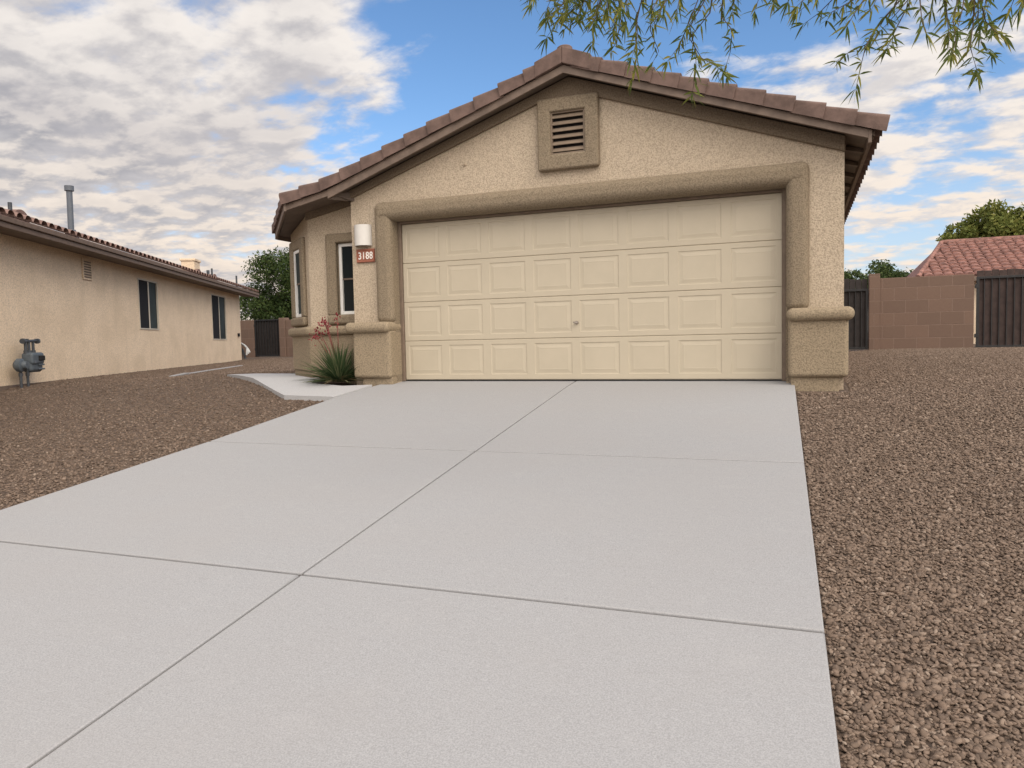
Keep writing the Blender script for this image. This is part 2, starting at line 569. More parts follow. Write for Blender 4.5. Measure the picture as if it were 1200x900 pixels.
def ring_frame(bm, x0, x1, z0, z1, w, y0, y1, mat4=None, bev=0.0):
    """rectangular frame in local xz, depth y0..y1"""
    box(bm, (x0, y0, z0), (x0 + w, y1, z1), bev, 2, mat4)
    box(bm, (x1 - w, y0, z0), (x1, y1, z1), bev, 2, mat4)
    box(bm, (x0 + w, y0, z0), (x1 - w, y1, z0 + w), bev, 2, mat4)
    box(bm, (x0 + w, y0, z1 - w), (x1 - w, y1, z1), bev, 2, mat4)

# ------------------------------------------------------------------ ground
SL = 0.1165
def slope(y):
    """height of the drive: rises to the garage, level behind"""
    return SL * (y + 0.05) if y < -0.05 else 0.0

def sstep(a, b, x):
    """smooth step from 0 at a to 1 at b"""
    t = min(1, max(0, (x - a) / (b - a))); return t * t * (3 - 2 * t)

def terrain(x, y):
    k = 0.45
    yy = y + 0.05
    soft = -k * math.log1p(math.exp(min(50, -yy / k)))  # -> yy for y<<0, 0 for y>>0
    z = SL * soft - 0.045
    if y < -12: z = SL * (-12) - 0.045 + 0.02 * (y + 12) * 0
    z += 0.095 * sstep(5.4, 7.5, x) * sstep(0.5, 12, y)
    z -= 0.012 * sstep(-0.35, -1.6, x) * (1 - 0.35 * sstep(-3.5, -7.0, x)) * (1 - sstep(12, 17, y)) * sstep(-5, -1.5, y)
    z += 0.062 * sstep(-0.45, -1.2, x) * (1 - sstep(-4.6, -6.8, x)) * sstep(-1.5, -0.1, y) * (1 - sstep(2.5, 6, y))
    z += 0.05 * sstep(12, 17, y) * (1 if x < 0 else 0)
    return z

def drive_left(y):
    return np.interp(y, [-14, -8, -5.3, -3.3, -1.2, -0.4, 0], [-0.60, -0.42, -0.335, -0.26, -0.29, -0.20, -0.20])
def drive_right(y):
    return 4.962 - 0.0248 * y
def drive_seam(y):
    return 2.42 - 0.030 * y

xs = np.unique(np.concatenate([np.array([-3000, -800, -250, -90, -45, -30]), np.linspace(-22, 14, 145), np.array([18, 25, 45, 90, 250, 800, 3000])]))
ys = np.unique(np.concatenate([np.array([-3000, -800, -200, -60, -30, -18]), np.linspace(-13, 20, 133), np.array([24, 30, 45, 90, 250, 800, 3000])]))
gv = [(x, y, terrain(x, y)) for y in ys for x in xs]
nx = len(xs)
gf = [(j * nx + i, j * nx + i + 1, (j + 1) * nx + i + 1, (j + 1) * nx + i) for j in range(len(ys) - 1) for i in range(nx - 1)]
g = raw('gravel_ground', gv, gf, M['ground'], smooth=True)
tag(g, kind='structure')

# driveway: bevelled slabs with narrow tooled joints
bm = NB()
rows = [0.05, -3.33, -5.77, -8.25, -10.9, -13.2]
GAP = 0.0075
for a, b in zip(rows[:-1], rows[1:]):
    for side in (0, 1):
        n = 8
        yy = np.linspace(a - (GAP * 1.5 if a < 0 else 0), b + GAP * 1.5, n + 1)
        L = [(drive_left(y) if side == 0 else drive_seam(y) + GAP) for y in yy]
        Rr = [(drive_seam(y) - GAP if side == 0 else drive_right(y)) for y in yy]
        t = bmesh.new()
        ring = [(L[i], yy[i]) for i in range(n + 1)] + [(Rr[i], yy[i]) for i in range(n, -1, -1)]
        top = [t.verts.new((x, y, slope(y))) for x, y in ring]
        bot = [t.verts.new((x, y, slope(y) - 0.13)) for x, y in ring]
        tf = t.faces.new(top); t.faces.new(list(reversed(bot)))
        for i in range(len(ring)):
            j = (i + 1) % len(ring)
            t.faces.new((top[i], bot[i], bot[j], top[j]))
        bmesh.ops.recalc_face_normals(t, faces=t.faces[:])
        es = [e for e in t.edges if all(v in top for v in e.verts)]
        bmesh.ops.bevel(t, geom=es, offset=0.008, segments=3, profile=0.5, affect='EDGES', clamp_overlap=True)
        add_bm(bm, t)
dr = obj('driveway', bm, M['concrete'], smooth=40)
tag(dr, kind='structure')
# dark dirt in the joints, 22 mm below the surface
bm = NB()
yy = np.linspace(0.02, -13.1, 40)
v = [[bm.verts.new((drive_seam(y) + s, y, slope(y) - 0.012)) for s in (-0.02, 0.02)] for y in yy]
for i in range(len(yy) - 1): bm.faces.new((v[i][0], v[i + 1][0], v[i + 1][1], v[i][1]))
for yj in rows[1:-1]:
    xa, xb, xc = drive_left(yj) + 0.01, drive_seam(yj), drive_right(yj) - 0.01
    for u0, u1 in ((xa, xb - 0.021), (xb + 0.021, xc)):
        poly(bm, [(u0, yj - 0.02, slope(yj - 0.02) - 0.012), (u1, yj - 0.02, slope(yj - 0.02) - 0.012), (u1, yj + 0.02, slope(yj + 0.02) - 0.012), (u0, yj + 0.02, slope(yj + 0.02) - 0.012)])
tag(obj('driveway_joint', bm, M['groove']), kind='structure')

# path from the drive round the bay
def path_z(x, y):
    return float(np.interp(y, [-1.3, -0.8, 0.0, 0.6, 1.3, 3], [-0.135, -0.075, 0.045, 0.055, 0.035, 0.02]))
edge = [(-0.30, -1.2), (-1.1, -1.12), (-4.15, 1.30), (-3.9, 1.75), (-2.3, 1.55), (-2.34, 0.72), (-1.545, 0.06), (-1.30, 0.06), (-1.25, -0.36), (-0.62, -0.52), (-0.215, -0.45)]
bm = NB()
t = bmesh.new()
vs = [t.verts.new((x, y, 0)) for x, y in edge]
t.faces.new(vs)
for yc in np.linspace(-1.1, 1.6, 13):
    bmesh.ops.bisect_plane(t, geom=t.verts[:] + t.edges[:] + t.faces[:], plane_co=(0, yc, 0), plane_no=(0, 1, 0))
bmesh.ops.triangulate(t, faces=t.faces[:])
for v in t.verts: v.co.z = path_z(v.co.x, v.co.y)
ret = bmesh.ops.extrude_face_region(t, geom=t.faces[:])
for v in [e for e in ret['geom'] if isinstance(e, bmesh.types.BMVert)]: v.co.z -= 0.14
bmesh.ops.recalc_face_normals(t, faces=t.faces[:])
add_bm(bm, t)
M['path'] = concrete('path concrete', 1.28)
tag(obj('path', bm, M['path'], smooth=30), kind='structure')

# pale edging strip in the gravel by the neighbour's wall
bm = NB()
pts = [(-6.1, 2.0), (-7.0, 3.3), (-8.4, 5.7), (-9.8, 8.2)]
for (x0, y0), (x1, y1) in zip(pts[:-1], pts[1:]):
    dv = Vector((x1 - x0, y1 - y0, 0)); L = dv.length
    box(bm, (0, -0.05, -0.06), (L - 0.02, 0.05, 0.022), 0.008, 2, frame4((x0, y0, terrain(x0, y0)), dv, Vector((-dv.y, dv.x, 0))))
tag(obj('edging_strip', bm, M['concrete'], smooth=40), kind='structure')

# loose stones lying on the gravel (stuff): geometry-node instances
def scatter(n, x0, x1, y0, y1, dens_fn):
    x = rng.uniform(x0, x1, n); y = rng.uniform(y0, y1, n)
    keep = rng.uniform(0, 1, n) < dens_fn(x, y)
    return np.stack([x[keep], y[keep]], 1)

def in_view(x, y, pad=0.12):
    dx, dy = x - CAM[0], y - CAM[1]
    f = dx * fw[0] + dy * fw[1]
    r = dx * rt[0] + dy * rt[1]
    return (f > 0.3) & (np.abs(r) < f * (600 / F_PX + pad) + 0.6)

def dens(x, y):
    d = np.hypot(x - CAM[0], y - CAM[1])
    return np.clip(1.25 - d / 11.0, 0.22, 1.0) * in_view(x, y)

ptsR = scatter(1600000, 5.0, 13.5, -8.8, 13.9, dens)
ptsR = ptsR[ptsR[:, 0] > drive_right(ptsR[:, 1]) + 0.012]
ptsR = ptsR[~((ptsR[:, 1] > -0.37) & (ptsR[:, 0] < 5.52))]
ptsL = scatter(1050000, -14.5, -0.2, -7.5, 15.5, dens)
ptsL = ptsL[ptsL[:, 0] < drive_left(ptsL[:, 1]) - 0.012]
NXN = (ptsL[:, 0] + 7.192) * 0.882 + (ptsL[:, 1] + 0.523) * 0.471
ptsL = ptsL[NXN > 0.05]
def inside(pts, pg):
    x, y = pts[:, 0], pts[:, 1]; c = np.zeros(len(pts), bool)
    for i in range(len(pg)):
        (x1, y1), (x2, y2) = pg[i], pg[i - 1]
        c ^= ((y1 > y) != (y2 > y)) & (x < (x2 - x1) * (y - y1) / (y2 - y1 + 1e-12) + x1)
    return c
ptsL = ptsL[~inside(ptsL, edge)]
ptsL = ptsL[~((ptsL[:, 1] > 0.05) & (ptsL[:, 0] > -1.6))]
ptsL = ptsL[~((ptsL[:, 1] > 0.5) & (ptsL[:, 0] > -2.6))]
ptsL = ptsL[~((ptsL[:, 1] > 0.1 + (-1.53 - ptsL[:, 0]) * 0.84) & (ptsL[:, 0] > -2.4))]

def gravel_field(name, pts):
    me = bpy.data.meshes.new(name)
    n = len(pts)
    z = np.array([terrain(a, b) for a, b in pts]) + rng.uniform(-0.004, 0.010, n)
    me.vertices.add(n)
    me.vertices.foreach_set('co', np.column_stack([pts, z]).astype(np.float32).ravel())
    a = me.attributes.new('rot', 'FLOAT_VECTOR', 'POINT')
    rr = np.column_stack([rng.uniform(-0.7, 0.7, n), rng.uniform(-0.7, 0.7, n), rng.uniform(0, 6.28, n)])
    a.data.foreach_set('vector', rr.astype(np.float32).ravel())
    a = me.attributes.new('siz', 'FLOAT', 'POINT')
    a.data.foreach_set('value', (np.clip(rng.lognormal(math.log(0.0072), 0.33, n), 0.0035, 0.016)).astype(np.float32))
    o = link_mesh(name, me, M['pebble'])
    gt = bpy.data.node_groups.new(name + '_nodes', 'GeometryNodeTree')
    gt.interface.new_socket('Geometry', in_out='INPUT', socket_type='NodeSocketGeometry')
    gt.interface.new_socket('Geometry', in_out='OUTPUT', socket_type='NodeSocketGeometry')
    nn = gt.nodes; ll = gt.links
    gi = nn.new('NodeGroupInput'); go = nn.new('NodeGroupOutput')
    join = nn.new('GeometryNodeGeometryToInstance')
    sclist = [(1.25, 0.92, 0.50), (1.0, 1.0, 0.6), (1.5, 0.8, 0.5), (1.1, 0.8, 0.7), (0.95, 1.3, 0.45), (1.2, 1.05, 0.6)]
    for k, sc in enumerate(sclist):
        ico = nn.new('GeometryNodeMeshIcoSphere'); ico.inputs['Radius'].default_value = 1.0; ico.inputs['Subdivisions'].default_value = 2
        no = nn.new('ShaderNodeTexNoise'); no.noise_dimensions = '4D'; no.inputs['W'].default_value = 3.7 * k + 1; no.inputs['Scale'].default_value = 0.9; no.inputs['Detail'].default_value = 1.5
        sub = nn.new('ShaderNodeVectorMath'); sub.operation = 'SUBTRACT'; sub.inputs[1].default_value = (0.5, 0.5, 0.5)
        scl = nn.new('ShaderNodeVectorMath'); scl.operation = 'SCALE'; scl.inputs['Scale'].default_value = 1.3
        ll.new(no.outputs['Color'], sub.inputs[0]); ll.new(sub.outputs[0], scl.inputs[0])
        sp = nn.new('GeometryNodeSetPosition'); ll.new(ico.outputs[0], sp.inputs['Geometry']); ll.new(scl.outputs[0], sp.inputs['Offset'])
        tr = nn.new('GeometryNodeTransform'); ll.new(sp.outputs[0], tr.inputs['Geometry']); tr.inputs['Scale'].default_value = sc
        sm = nn.new('GeometryNodeSetMaterial'); sm.inputs['Material'].default_value = M['pebble']; ll.new(tr.outputs[0], sm.inputs['Geometry'])
        ss = nn.new('GeometryNodeSetShadeSmooth'); ll.new(sm.outputs[0], ss.inputs['Geometry'])
        ll.new(ss.outputs[0], join.inputs[0])
    iop = nn.new('GeometryNodeInstanceOnPoints')
    ll.new(gi.outputs[0], iop.inputs['Points']); ll.new(join.outputs[0], iop.inputs['Instance'])
    iop.inputs['Pick Instance'].default_value = True
    na = nn.new('GeometryNodeInputNamedAttribute'); na.data_type = 'FLOAT_VECTOR'; na.inputs['Name'].default_value = 'rot'
    nb = nn.new('GeometryNodeInputNamedAttribute'); nb.data_type = 'FLOAT'; nb.inputs['Name'].default_value = 'siz'
    ll.new(na.outputs['Attribute'], iop.inputs['Rotation'])
    ll.new(nb.outputs['Attribute'], iop.inputs['Scale'])
    ll.new(iop.outputs[0], go.inputs[0])
    md = o.modifiers.new('stones', 'NODES'); md.node_group = gt
    return o
tag(gravel_field('gravel_stones', ptsR), 'loose brown gravel stones covering the yard beside the driveway by the block wall', 'gravel', kind='stuff')
tag(gravel_field('gravel_stones', ptsL), 'loose brown gravel stones between the driveway and the neighbouring stucco house', 'gravel', kind='stuff')

# ------------------------------------------------------------------ the garage house
H = thing('garage_house', 'tan stucco house with a wide cream garage door and brown tiled gable roof', 'house', (2.42, 0, 0))
DW, DH = 4.88, 2.13
WF = -0.15
XL, XR = -0.64, 5.46
APX, APZ = 2.45, 3.695
SLL, SLR = 0.345, 0.345
XK = -0.83      # the pitch eases here, over the bay
XC = -1.5       # the rake ends and the eave turns the corner
def zf(x):
    if x > APX: return APZ - SLR * (x - APX)
    if x > XK: return APZ - SLL * (APX - x)
    return APZ - SLL * (APX - XK) - 0.19 * (XK - x)
TIP = (-2.5, 0.68)
XEAVE = 5.76
YB = 16.0
BAYC = (-1.53, 0.10)
BAYE = (-2.33, 0.772)
exb = Vector((BAYE[0] - BAYC[0], BAYE[1] - BAYC[1], 0)); BAYLEN = exb.length; exb.normalize()
eyb = Vector((exb.y, -exb.x, 0))           # candidates for the outward normal
if eyb.y > 0: eyb = -eyb
# local frame on the angled bay face: x along the face away from the corner, y INTO the wall
FB = frame4((BAYC[0], BAYC[1], 0), exb, -eyb)

bm = NB()
def zt(x): return zf(x) - 0.06
# front gable wall around the door opening
poly(bm, [(XL, WF, -0.3), (0, WF, -0.3), (0, WF, DH), (0, WF, zt(0)), (XL, WF, zt(XL))])
poly(bm, [(DW, WF, -0.3), (XR, WF, -0.3), (XR, WF, zt(XR)), (DW, WF, zt(DW)), (DW, WF, DH)])
poly(bm, [(0, WF, DH), (DW, WF, DH), (DW, WF, zt(DW)), (APX, WF, zt(APX)), (0, WF, zt(0))])
# reveal of the opening
poly(bm, [(0, WF, -0.3), (0, 0.1, -0.3), (0, 0.1, DH), (0, WF, DH)])
poly(bm, [(DW, WF, -0.3), (DW, 0.1, -0.3), (DW, 0.1, DH), (DW, WF, DH)])
poly(bm, [(0, WF, DH), (DW, WF, DH), (DW, 0.1, DH), (0, 0.1, DH)])
# sides and back
poly(bm, [(XR, WF, -0.3), (XR, YB - 0.4, -0.3), (XR, YB - 0.4, zt(XR)), (XR, WF, zt(XR))])
poly(bm, [(XL, WF, -0.3), (XL, BAYC[1], -0.3), (XL, BAYC[1], zt(XL)), (XL, WF, zt(XL))])
# bay front with window opening
wx0, wx1, wz0, wz1 = -1.05, -0.69, 0.93, 1.93
by = BAYC[1]
poly(bm, [(BAYC[0], by, -0.3), (wx0, by, -0.3), (wx0, by, zt(wx0)), (BAYC[0], by, zt(BAYC[0]))])
poly(bm, [(wx1, by, -0.3), (XL, by, -0.3), (XL, by, zt(XL)), (wx1, by, zt(wx1))])
poly(bm, [(wx0, by, -0.3), (wx1, by, -0.3), (wx1, by, wz0), (wx0, by, wz0)])
poly(bm, [(wx0, by, wz1), (wx1, by, wz1), (wx1, by, zt(wx1)), (wx0, by, zt(wx0))])
# angled bay face
s0, s1 = 0.36, 0.78
def fb(s, y, z): return FB @ Vector((s, y, z))
zb0, zb1 = zt(BAYC[0]), zt(BAYE[0])
for a, b, z0, z1a, z1b in [(0, s0, -0.3, None, None), (s1, BAYLEN, -0.3, None, None)]:
    za = zb0 + (zb1 - zb0) * a / BAYLEN; zb = zb0 + (zb1 - zb0) * b / BAYLEN
    poly(bm, [fb(a, 0, -0.3), fb(b, 0, -0.3), fb(b, 0, zb), fb(a, 0, za)])
za = zb0 + (zb1 - zb0) * s0 / BAYLEN; zb = zb0 + (zb1 - zb0) * s1 / BAYLEN
poly(bm, [fb(s0, 0, -0.3), fb(s1, 0, -0.3), fb(s1, 0, wz0), fb(s0, 0, wz0)])
poly(bm, [fb(s0, 0, wz1), fb(s1, 0, wz1), fb(s1, 0, zb), fb(s0, 0, za)])
# far left side and back
poly(bm, [(BAYE[0], BAYE[1], -0.3), (BAYE[0], YB - 0.4, -0.3), (BAYE[0], YB - 0.4, zb1), (BAYE[0], BAYE[1], zb1)])
poly(bm, [(BAYE[0], YB - 0.4, -0.3), (XR, YB - 0.4, -0.3), (XR, YB - 0.4, zt(XR)), (APX, YB - 0.4, zt(APX)), (XK, YB - 0.4, zt(XK)), (BAYE[0], YB - 0.4, zb1)])
obj('wall', bm, M['stucco'], H)

# frieze band under the barge, proud of the wall
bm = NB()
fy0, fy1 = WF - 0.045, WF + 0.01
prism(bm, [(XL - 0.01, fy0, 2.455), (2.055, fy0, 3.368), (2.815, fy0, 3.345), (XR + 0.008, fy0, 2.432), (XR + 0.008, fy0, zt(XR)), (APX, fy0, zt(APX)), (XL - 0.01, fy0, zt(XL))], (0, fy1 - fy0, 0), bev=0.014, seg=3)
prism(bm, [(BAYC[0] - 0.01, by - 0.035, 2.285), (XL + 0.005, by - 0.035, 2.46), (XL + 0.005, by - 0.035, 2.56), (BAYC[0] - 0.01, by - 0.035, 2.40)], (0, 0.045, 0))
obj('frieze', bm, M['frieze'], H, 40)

# rounded stucco surround of the garage door
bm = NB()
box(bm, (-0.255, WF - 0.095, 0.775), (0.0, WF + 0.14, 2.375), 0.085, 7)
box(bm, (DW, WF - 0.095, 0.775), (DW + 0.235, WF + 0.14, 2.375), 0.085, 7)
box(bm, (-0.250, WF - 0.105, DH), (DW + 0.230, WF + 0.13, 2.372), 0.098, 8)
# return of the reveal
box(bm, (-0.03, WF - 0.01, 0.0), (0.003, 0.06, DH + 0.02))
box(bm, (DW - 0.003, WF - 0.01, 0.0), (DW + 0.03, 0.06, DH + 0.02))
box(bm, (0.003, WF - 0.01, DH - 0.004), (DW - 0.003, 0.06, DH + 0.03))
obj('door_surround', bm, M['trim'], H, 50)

# pilaster bases with cap roll, block and plinth
for (a, b, ca, cb, pa, pb) in [(-0.575, 0.004, -0.665, 0.012, -0.46, -0.005), (4.90, 5.50, 4.885, 5.555, 4.93, 5.41)]:
    bm = NB()
    box(bm, (a, -0.335, 0.05), (b, 0.055 if a < 0 else 0.5, 0.70), 0.05, 4)
    pil = obj('pilaster_base', bm, M['ledge'], H, 50)
    bm = NB()
    box(bm, (ca, -0.40, 0.655), (cb, 0.06 if a < 0 else 0.56, 0.80), 0.068, 6)
    obj('cap_roll', bm, M['ledge'], pil, 60)
    bm = NB()
    box(bm, (pa, -0.285, -0.3), (pb, 0.05 if a < 0 else 0.4, 0.075), 0.012, 2)
    obj('plinth', bm, M['ledge'], pil, 50)

# bay: ledge roll, lower body and plinth, following front and angled face
bm = NB()
def bay_band(bm, outd, z0, z1, bev, seg, x_end=XL + 0.0, tail=0.0):
    # plan outline offset outwards by outd
    n1 = Vector((0, -1, 0)); n2 = eyb
    c = Vector((BAYC[0], BAYC[1], 0)); e = Vector((BAYE[0], BAYE[1], 0))
    bis = (n1 + n2).normalized(); k = outd / bis.dot(n1)
    p0 = Vector((x_end, by, 0)) + n1 * outd
    p1 = c + bis * k
    p2 = e + n2 * outd + exb * outd * 0.6
    q2 = e - n2 * 0.02 + exb * outd * 0.6; q1 = c - bis * 0.02; q0 = Vector((x_end, by + 0.02, 0))
    prism(bm, [(p.x, p.y, z0) for p in (p0, p1, p2, q2, q1, q0)], (0, 0, z1 - z0), bev=bev, seg=seg)
bay_band(bm, 0.035, 0.13, 0.68, 0.030, 4)
bb = obj('bay_base', bm, M['ledge'], H, 50)
bm = NB(); bay_band(bm, 0.095, 0.645, 0.775, 0.052, 6); obj('cap_roll', bm, M['ledge'], bb, 60)
bm = NB(); bay_band(bm, 0.012, -0.2, 0.15, 0.008, 2); obj('plinth', bm, M['ledge'], bb, 50)

# windows of the bay
def bay_window(mat4, x0, x1, z0, z1, sx0, sx1, sz0, sz1, label, dy=0.0):
    bm = NB()
    yo, yi = -0.055, 0.012
    box(bm, (sx0, yo, sz0 + 0.13), (x0, yi, sz1), 0.03, 3, mat4)
    if sx1 - x1 > 0.01: box(bm, (x1, yo, sz0 + 0.13), (sx1, yi, sz1), 0.03, 3, mat4)
    box(bm, (x0 - 0.05, yo + 0.004, z1), (x1 + (0.05 if sx1 - x1 > 0.06 else 0.0), yi, sz1 - 0.002), 0.03, 3, mat4)
    box(bm, (sx0 - 0.0, yo - 0.02, sz0), (sx1, yi, z0), 0.05, 4, mat4)
    # reveal
    box(bm, (x0 - 0.02, 0.0, z0 - 0.02), (x0 + 0.002, 0.12, z1 + 0.02), 0, 2, mat4)
    box(bm, (x1 - 0.002, 0.0, z0 - 0.02), (x1 + 0.02, 0.12, z1 + 0.02), 0, 2, mat4)
    box(bm, (x0 + 0.002, 0.0, z1 - 0.002), (x1 - 0.002, 0.12, z1 + 0.02), 0, 2, mat4)
    box(bm, (x0 + 0.002, 0.0, z0 - 0.02), (x1 - 0.002, 0.12, z0 + 0.002), 0, 2, mat4)
    obj('window_surround', bm, M['trim'], H, 50)
    bm = NB()
    ring_frame(bm, x0 + 0.003, x1 - 0.003, z0 + 0.003, z1 - 0.003, 0.045, 0.03 + dy, 0.10 + dy, mat4, 0.006)
    zm = (z0 + z1) / 2
    w = obj('window', bm, M['white_frame'], H, 40)
    if label: w['label'] = label
    bm = NB(); box(bm, (x0 + 0.045, 0.050 + dy, zm - 0.012), (x1 - 0.045, 0.085 + dy, zm + 0.012), 0.003, 1, mat4); obj('meeting_rail', bm, M['fascia'], w)
    bm = NB(); box(bm, (x0 + 0.04, 0.065 + dy, z0 + 0.04), (x1 - 0.04, 0.071 + dy, zm - 0.008), 0, 1, mat4); obj('pane', bm, M['glass' if dy == 0 else 'screen_pane'], w)
    bm = NB(); box(bm, (x0 + 0.04, 0.052 + dy, zm + 0.008), (x1 - 0.04, 0.058 + dy, z1 - 0.04), 0, 1, mat4); obj('pane', bm, M['glass' if dy == 0 else 'screen_pane'], w)
bay_window(Matrix.Translation((0, by, 0)), wx0, wx1, wz0, wz1, -1.215, XL - 0.002, 0.79, 2.065, 'narrow white framed window beside the wall lamp')
bay_window(FB, s0, s1, wz0, wz1, 0.17, 0.97, 0.79, 2.08, 'narrow white framed window on the angled bay face', -0.062)

# gable vent
VX0, VX1, VZ0, VZ1 = 2.055, 2.815, 2.548, 3.40
ix0, ix1, iz0, iz1 = 2.225, 2.640, 2.736, 3.235
bm = NB()
ya, yb_ = WF - 0.085, WF + 0.01
box(bm, (VX0, ya, VZ0), (ix0, yb_, VZ1), 0.032, 3)
box(bm, (ix1, ya, VZ0), (VX1, yb_, VZ1), 0.032, 3)
box(bm, (VX0 + 0.006, ya + 0.002, VZ0 + 0.001), (VX1 - 0.006, yb_ - 0.002, iz0), 0.032, 3)
box(bm, (ix0 - 0.05, ya + 0.004, iz1), (ix1 + 0.05, yb_ - 0.002, VZ1 - 0.002), 0.02, 3)
gvn = obj('gable_vent', bm, M['trim'], H, 50)
bm = NB(); box(bm, (ix0 - 0.002, WF - 0.006, iz0 - 0.002), (ix1 + 0.002, WF - 0.002, iz1 + 0.002)); obj('vent_backing', bm, M['dark'], gvn)
bm = NB(); ring_frame(bm, ix0, ix1, iz0, iz1, 0.016, WF - 0.05, WF - 0.008); obj('louver_frame', bm, M['louver'], gvn)
for k in range(6):
    z = iz0 + 0.055 + k * 0.079
    bm = NB()
    mt4 = Matrix.Translation(((ix0 + ix1) / 2, WF - 0.030, z)) @ Matrix.Rotation(R(52), 4, 'X')
    box(bm, (-(ix1 - ix0) / 2 + 0.014, -0.034, -0.005), ((ix1 - ix0) / 2 - 0.014, 0.030, 0.005), 0.002, 1, mt4)
    obj('slat', bm, M['louver'], gvn)

bm = NB()
tube(bm, [(1.063, WF + 0.005, 2.75), (1.063, WF - 0.012, 2.75)], 0.018, 12)
tube(bm, [(1.063, WF - 0.012, 2.75), (1.063, WF - 0.030, 2.748), (1.063, WF - 0.036, 2.765)], [0.010, 0.010, 0.008], 10)
obj('wall_hook', bm, M['stucco'], H, 40)

# ---- garage door: four sections of raised panels
bm = NB()
box(bm, (0.003, -0.035, 0.0), (0.045, 0.04, DH - 0.005), 0.004, 1)
box(bm, (DW - 0.045, -0.035, 0.0), (DW - 0.003, 0.04, DH - 0.005), 0.004, 1)
box(bm, (0.045, -0.034, DH - 0.035), (DW - 0.045, 0.04, DH - 0.005), 0.004, 1)
obj('door_frame', bm, M['door_stop'], H)
gd = NB()
box(gd, (0.046, 0.012, 0.012), (DW - 0.046, 0.045, DH - 0.036))
gdo = obj('garage_door', gd, M['door'], H)
gdo['label'] = 'cream sectional garage door of raised rectangular panels'
DX0, DX1 = 0.05, DW - 0.05
DZ0, DZ1 = 0.016, DH - 0.038
secH = (DZ1 - DZ0) / 4
pitch = (DX1 - DX0) / 8
for r in range(4):
    bm = NB()
    z0 = DZ0 + r * secH + 0.002; z1 = DZ0 + (r + 1) * secH - 0.002
    xe = [DX0]
    for c in range(8):
        xc = DX0 + (c + 0.5) * pitch
        xe += [xc - 0.245, xc + 0.245]
    xe.append(DX1)
    zp0, zp1 = z0 + 0.068, z1 - 0.058
    ze = [z0 + 0.006, zp0, zp1, z1 - 0.006]
    V = {}
    def gvx(x, y, z):
        k = (round(x, 5), round(y, 5), round(z, 5))
        if k not in V: V[k] = bm.verts.new((x, y, z))
        return V[k]
    def q(a, b, c, d): bm.faces.new((gvx(*a), gvx(*b), gvx(*c), gvx(*d)))
    for i in range(len(xe) - 1):
        for j in range(3):
            xa, xb, za, zb = xe[i], xe[i + 1], ze[j], ze[j + 1]
            if j == 1 and i % 2 == 1:
                rings = [(0, 0.0), (0.005, 0.0055), (0.018, 0.006), (0.030, 0.005), (0.062, 0.001), (0.067, 0.0020)]
                prev = None
                for ins, dy in rings:
                    cur = [(xa + ins, dy, za + ins), (xb - ins, dy, za + ins), (xb - ins, dy, zb - ins), (xa + ins, dy, zb - ins)]
                    if prev:
                        for k in range(4): q(prev[k], prev[(k + 1) % 4], cur[(k + 1) % 4], cur[k])
                    prev = cur
                q(*prev)
            else:
                q((xa, 0, za), (xb, 0, za), (xb, 0, zb), (xa, 0, zb))
        # rounded lips
        xa, xb = xe[i], xe[i + 1]
        q((xa, 0, ze[3]), (xb, 0, ze[3]), (xb, 0.006, z1), (xa, 0.006, z1))
        q((xa, 0.006, z1), (xb, 0.006, z1), (xb, 0.02, z1), (xa, 0.02, z1))
        q((xa, 0.006, z0), (xb, 0.006, z0), (xb, 0, ze[0]), (xa, 0, ze[0]))
        q((xa, 0.02, z0), (xb, 0.02, z0), (xb, 0.006, z0), (xa, 0.006, z0))
    obj('door_section', bm, M['door'], gdo)
bm = NB(); box(bm, (0.05, 0.0, 0.0), (DW - 0.05, 0.03, 0.014), 0.003, 1); obj('bottom_seal', bm, M['black_metal'], gdo)
bm = NB()
tube(bm, [(2.452, 0.004, 0.72), (2.452, -0.012, 0.72)], 0.022, 16)
tube(bm, [(2.452, -0.010, 0.72), (2.452, -0.040, 0.72)], [0.008, 0.007], 10)
tube(bm, [(2.415, -0.036, 0.728), (2.440, -0.042, 0.72), (2.475, -0.042, 0.715)], [0.007, 0.010, 0.007], 10)
obj('handle', bm, M['chrome'], gdo, 40)

# ---- roof
def roof_slab(bm, zo0, zo1, yf, inset=0.0):
    """solid between zf+zo0 and zf+zo1"""
    def face(pts, z, flip):
        vs = [bm.verts.new((x, y, zf(x) + z)) for x, y in pts]
        bm.faces.new(vs if not flip else list(reversed(vs)))
        return vs
    pieces = [[(APX, yf), (XK, yf), (XK, YB), (APX, YB)],
              [(XK, yf), (XC, yf), (TIP[0] + inset, TIP[1]), (TIP[0] + inset, YB), (XK, YB)],
              [(XEAVE - inset, yf), (APX, yf), (APX, YB), (XEAVE - inset, YB)]]
    for pc in pieces:
        face(pc, zo1, False); face(pc, zo0, True)
    outline = [(APX, yf), (XK, yf), (XC, yf), (TIP[0] + inset, TIP[1]), (TIP[0] + inset, YB), (XK, YB), (APX, YB), (XEAVE - inset, YB), (XEAVE - inset, yf)]
    for i in range(len(outline)):
        (xa, ya), (xb, yb) = outline[i], outline[(i + 1) % len(outline)]
        poly(bm, [(xa, ya, zf(xa) + zo0), (xb, yb, zf(xb) + zo0), (xb, yb, zf(xb) + zo1), (xa, ya, zf(xa) + zo1)])
bm = NB()
roof_slab(bm, -0.045, 0.0, -0.37, 0.03)
obj('soffit', bm, M['soffit'], H)
RO = NB()
roof_slab(RO, 0.004, 0.075, -0.37, 0.02)
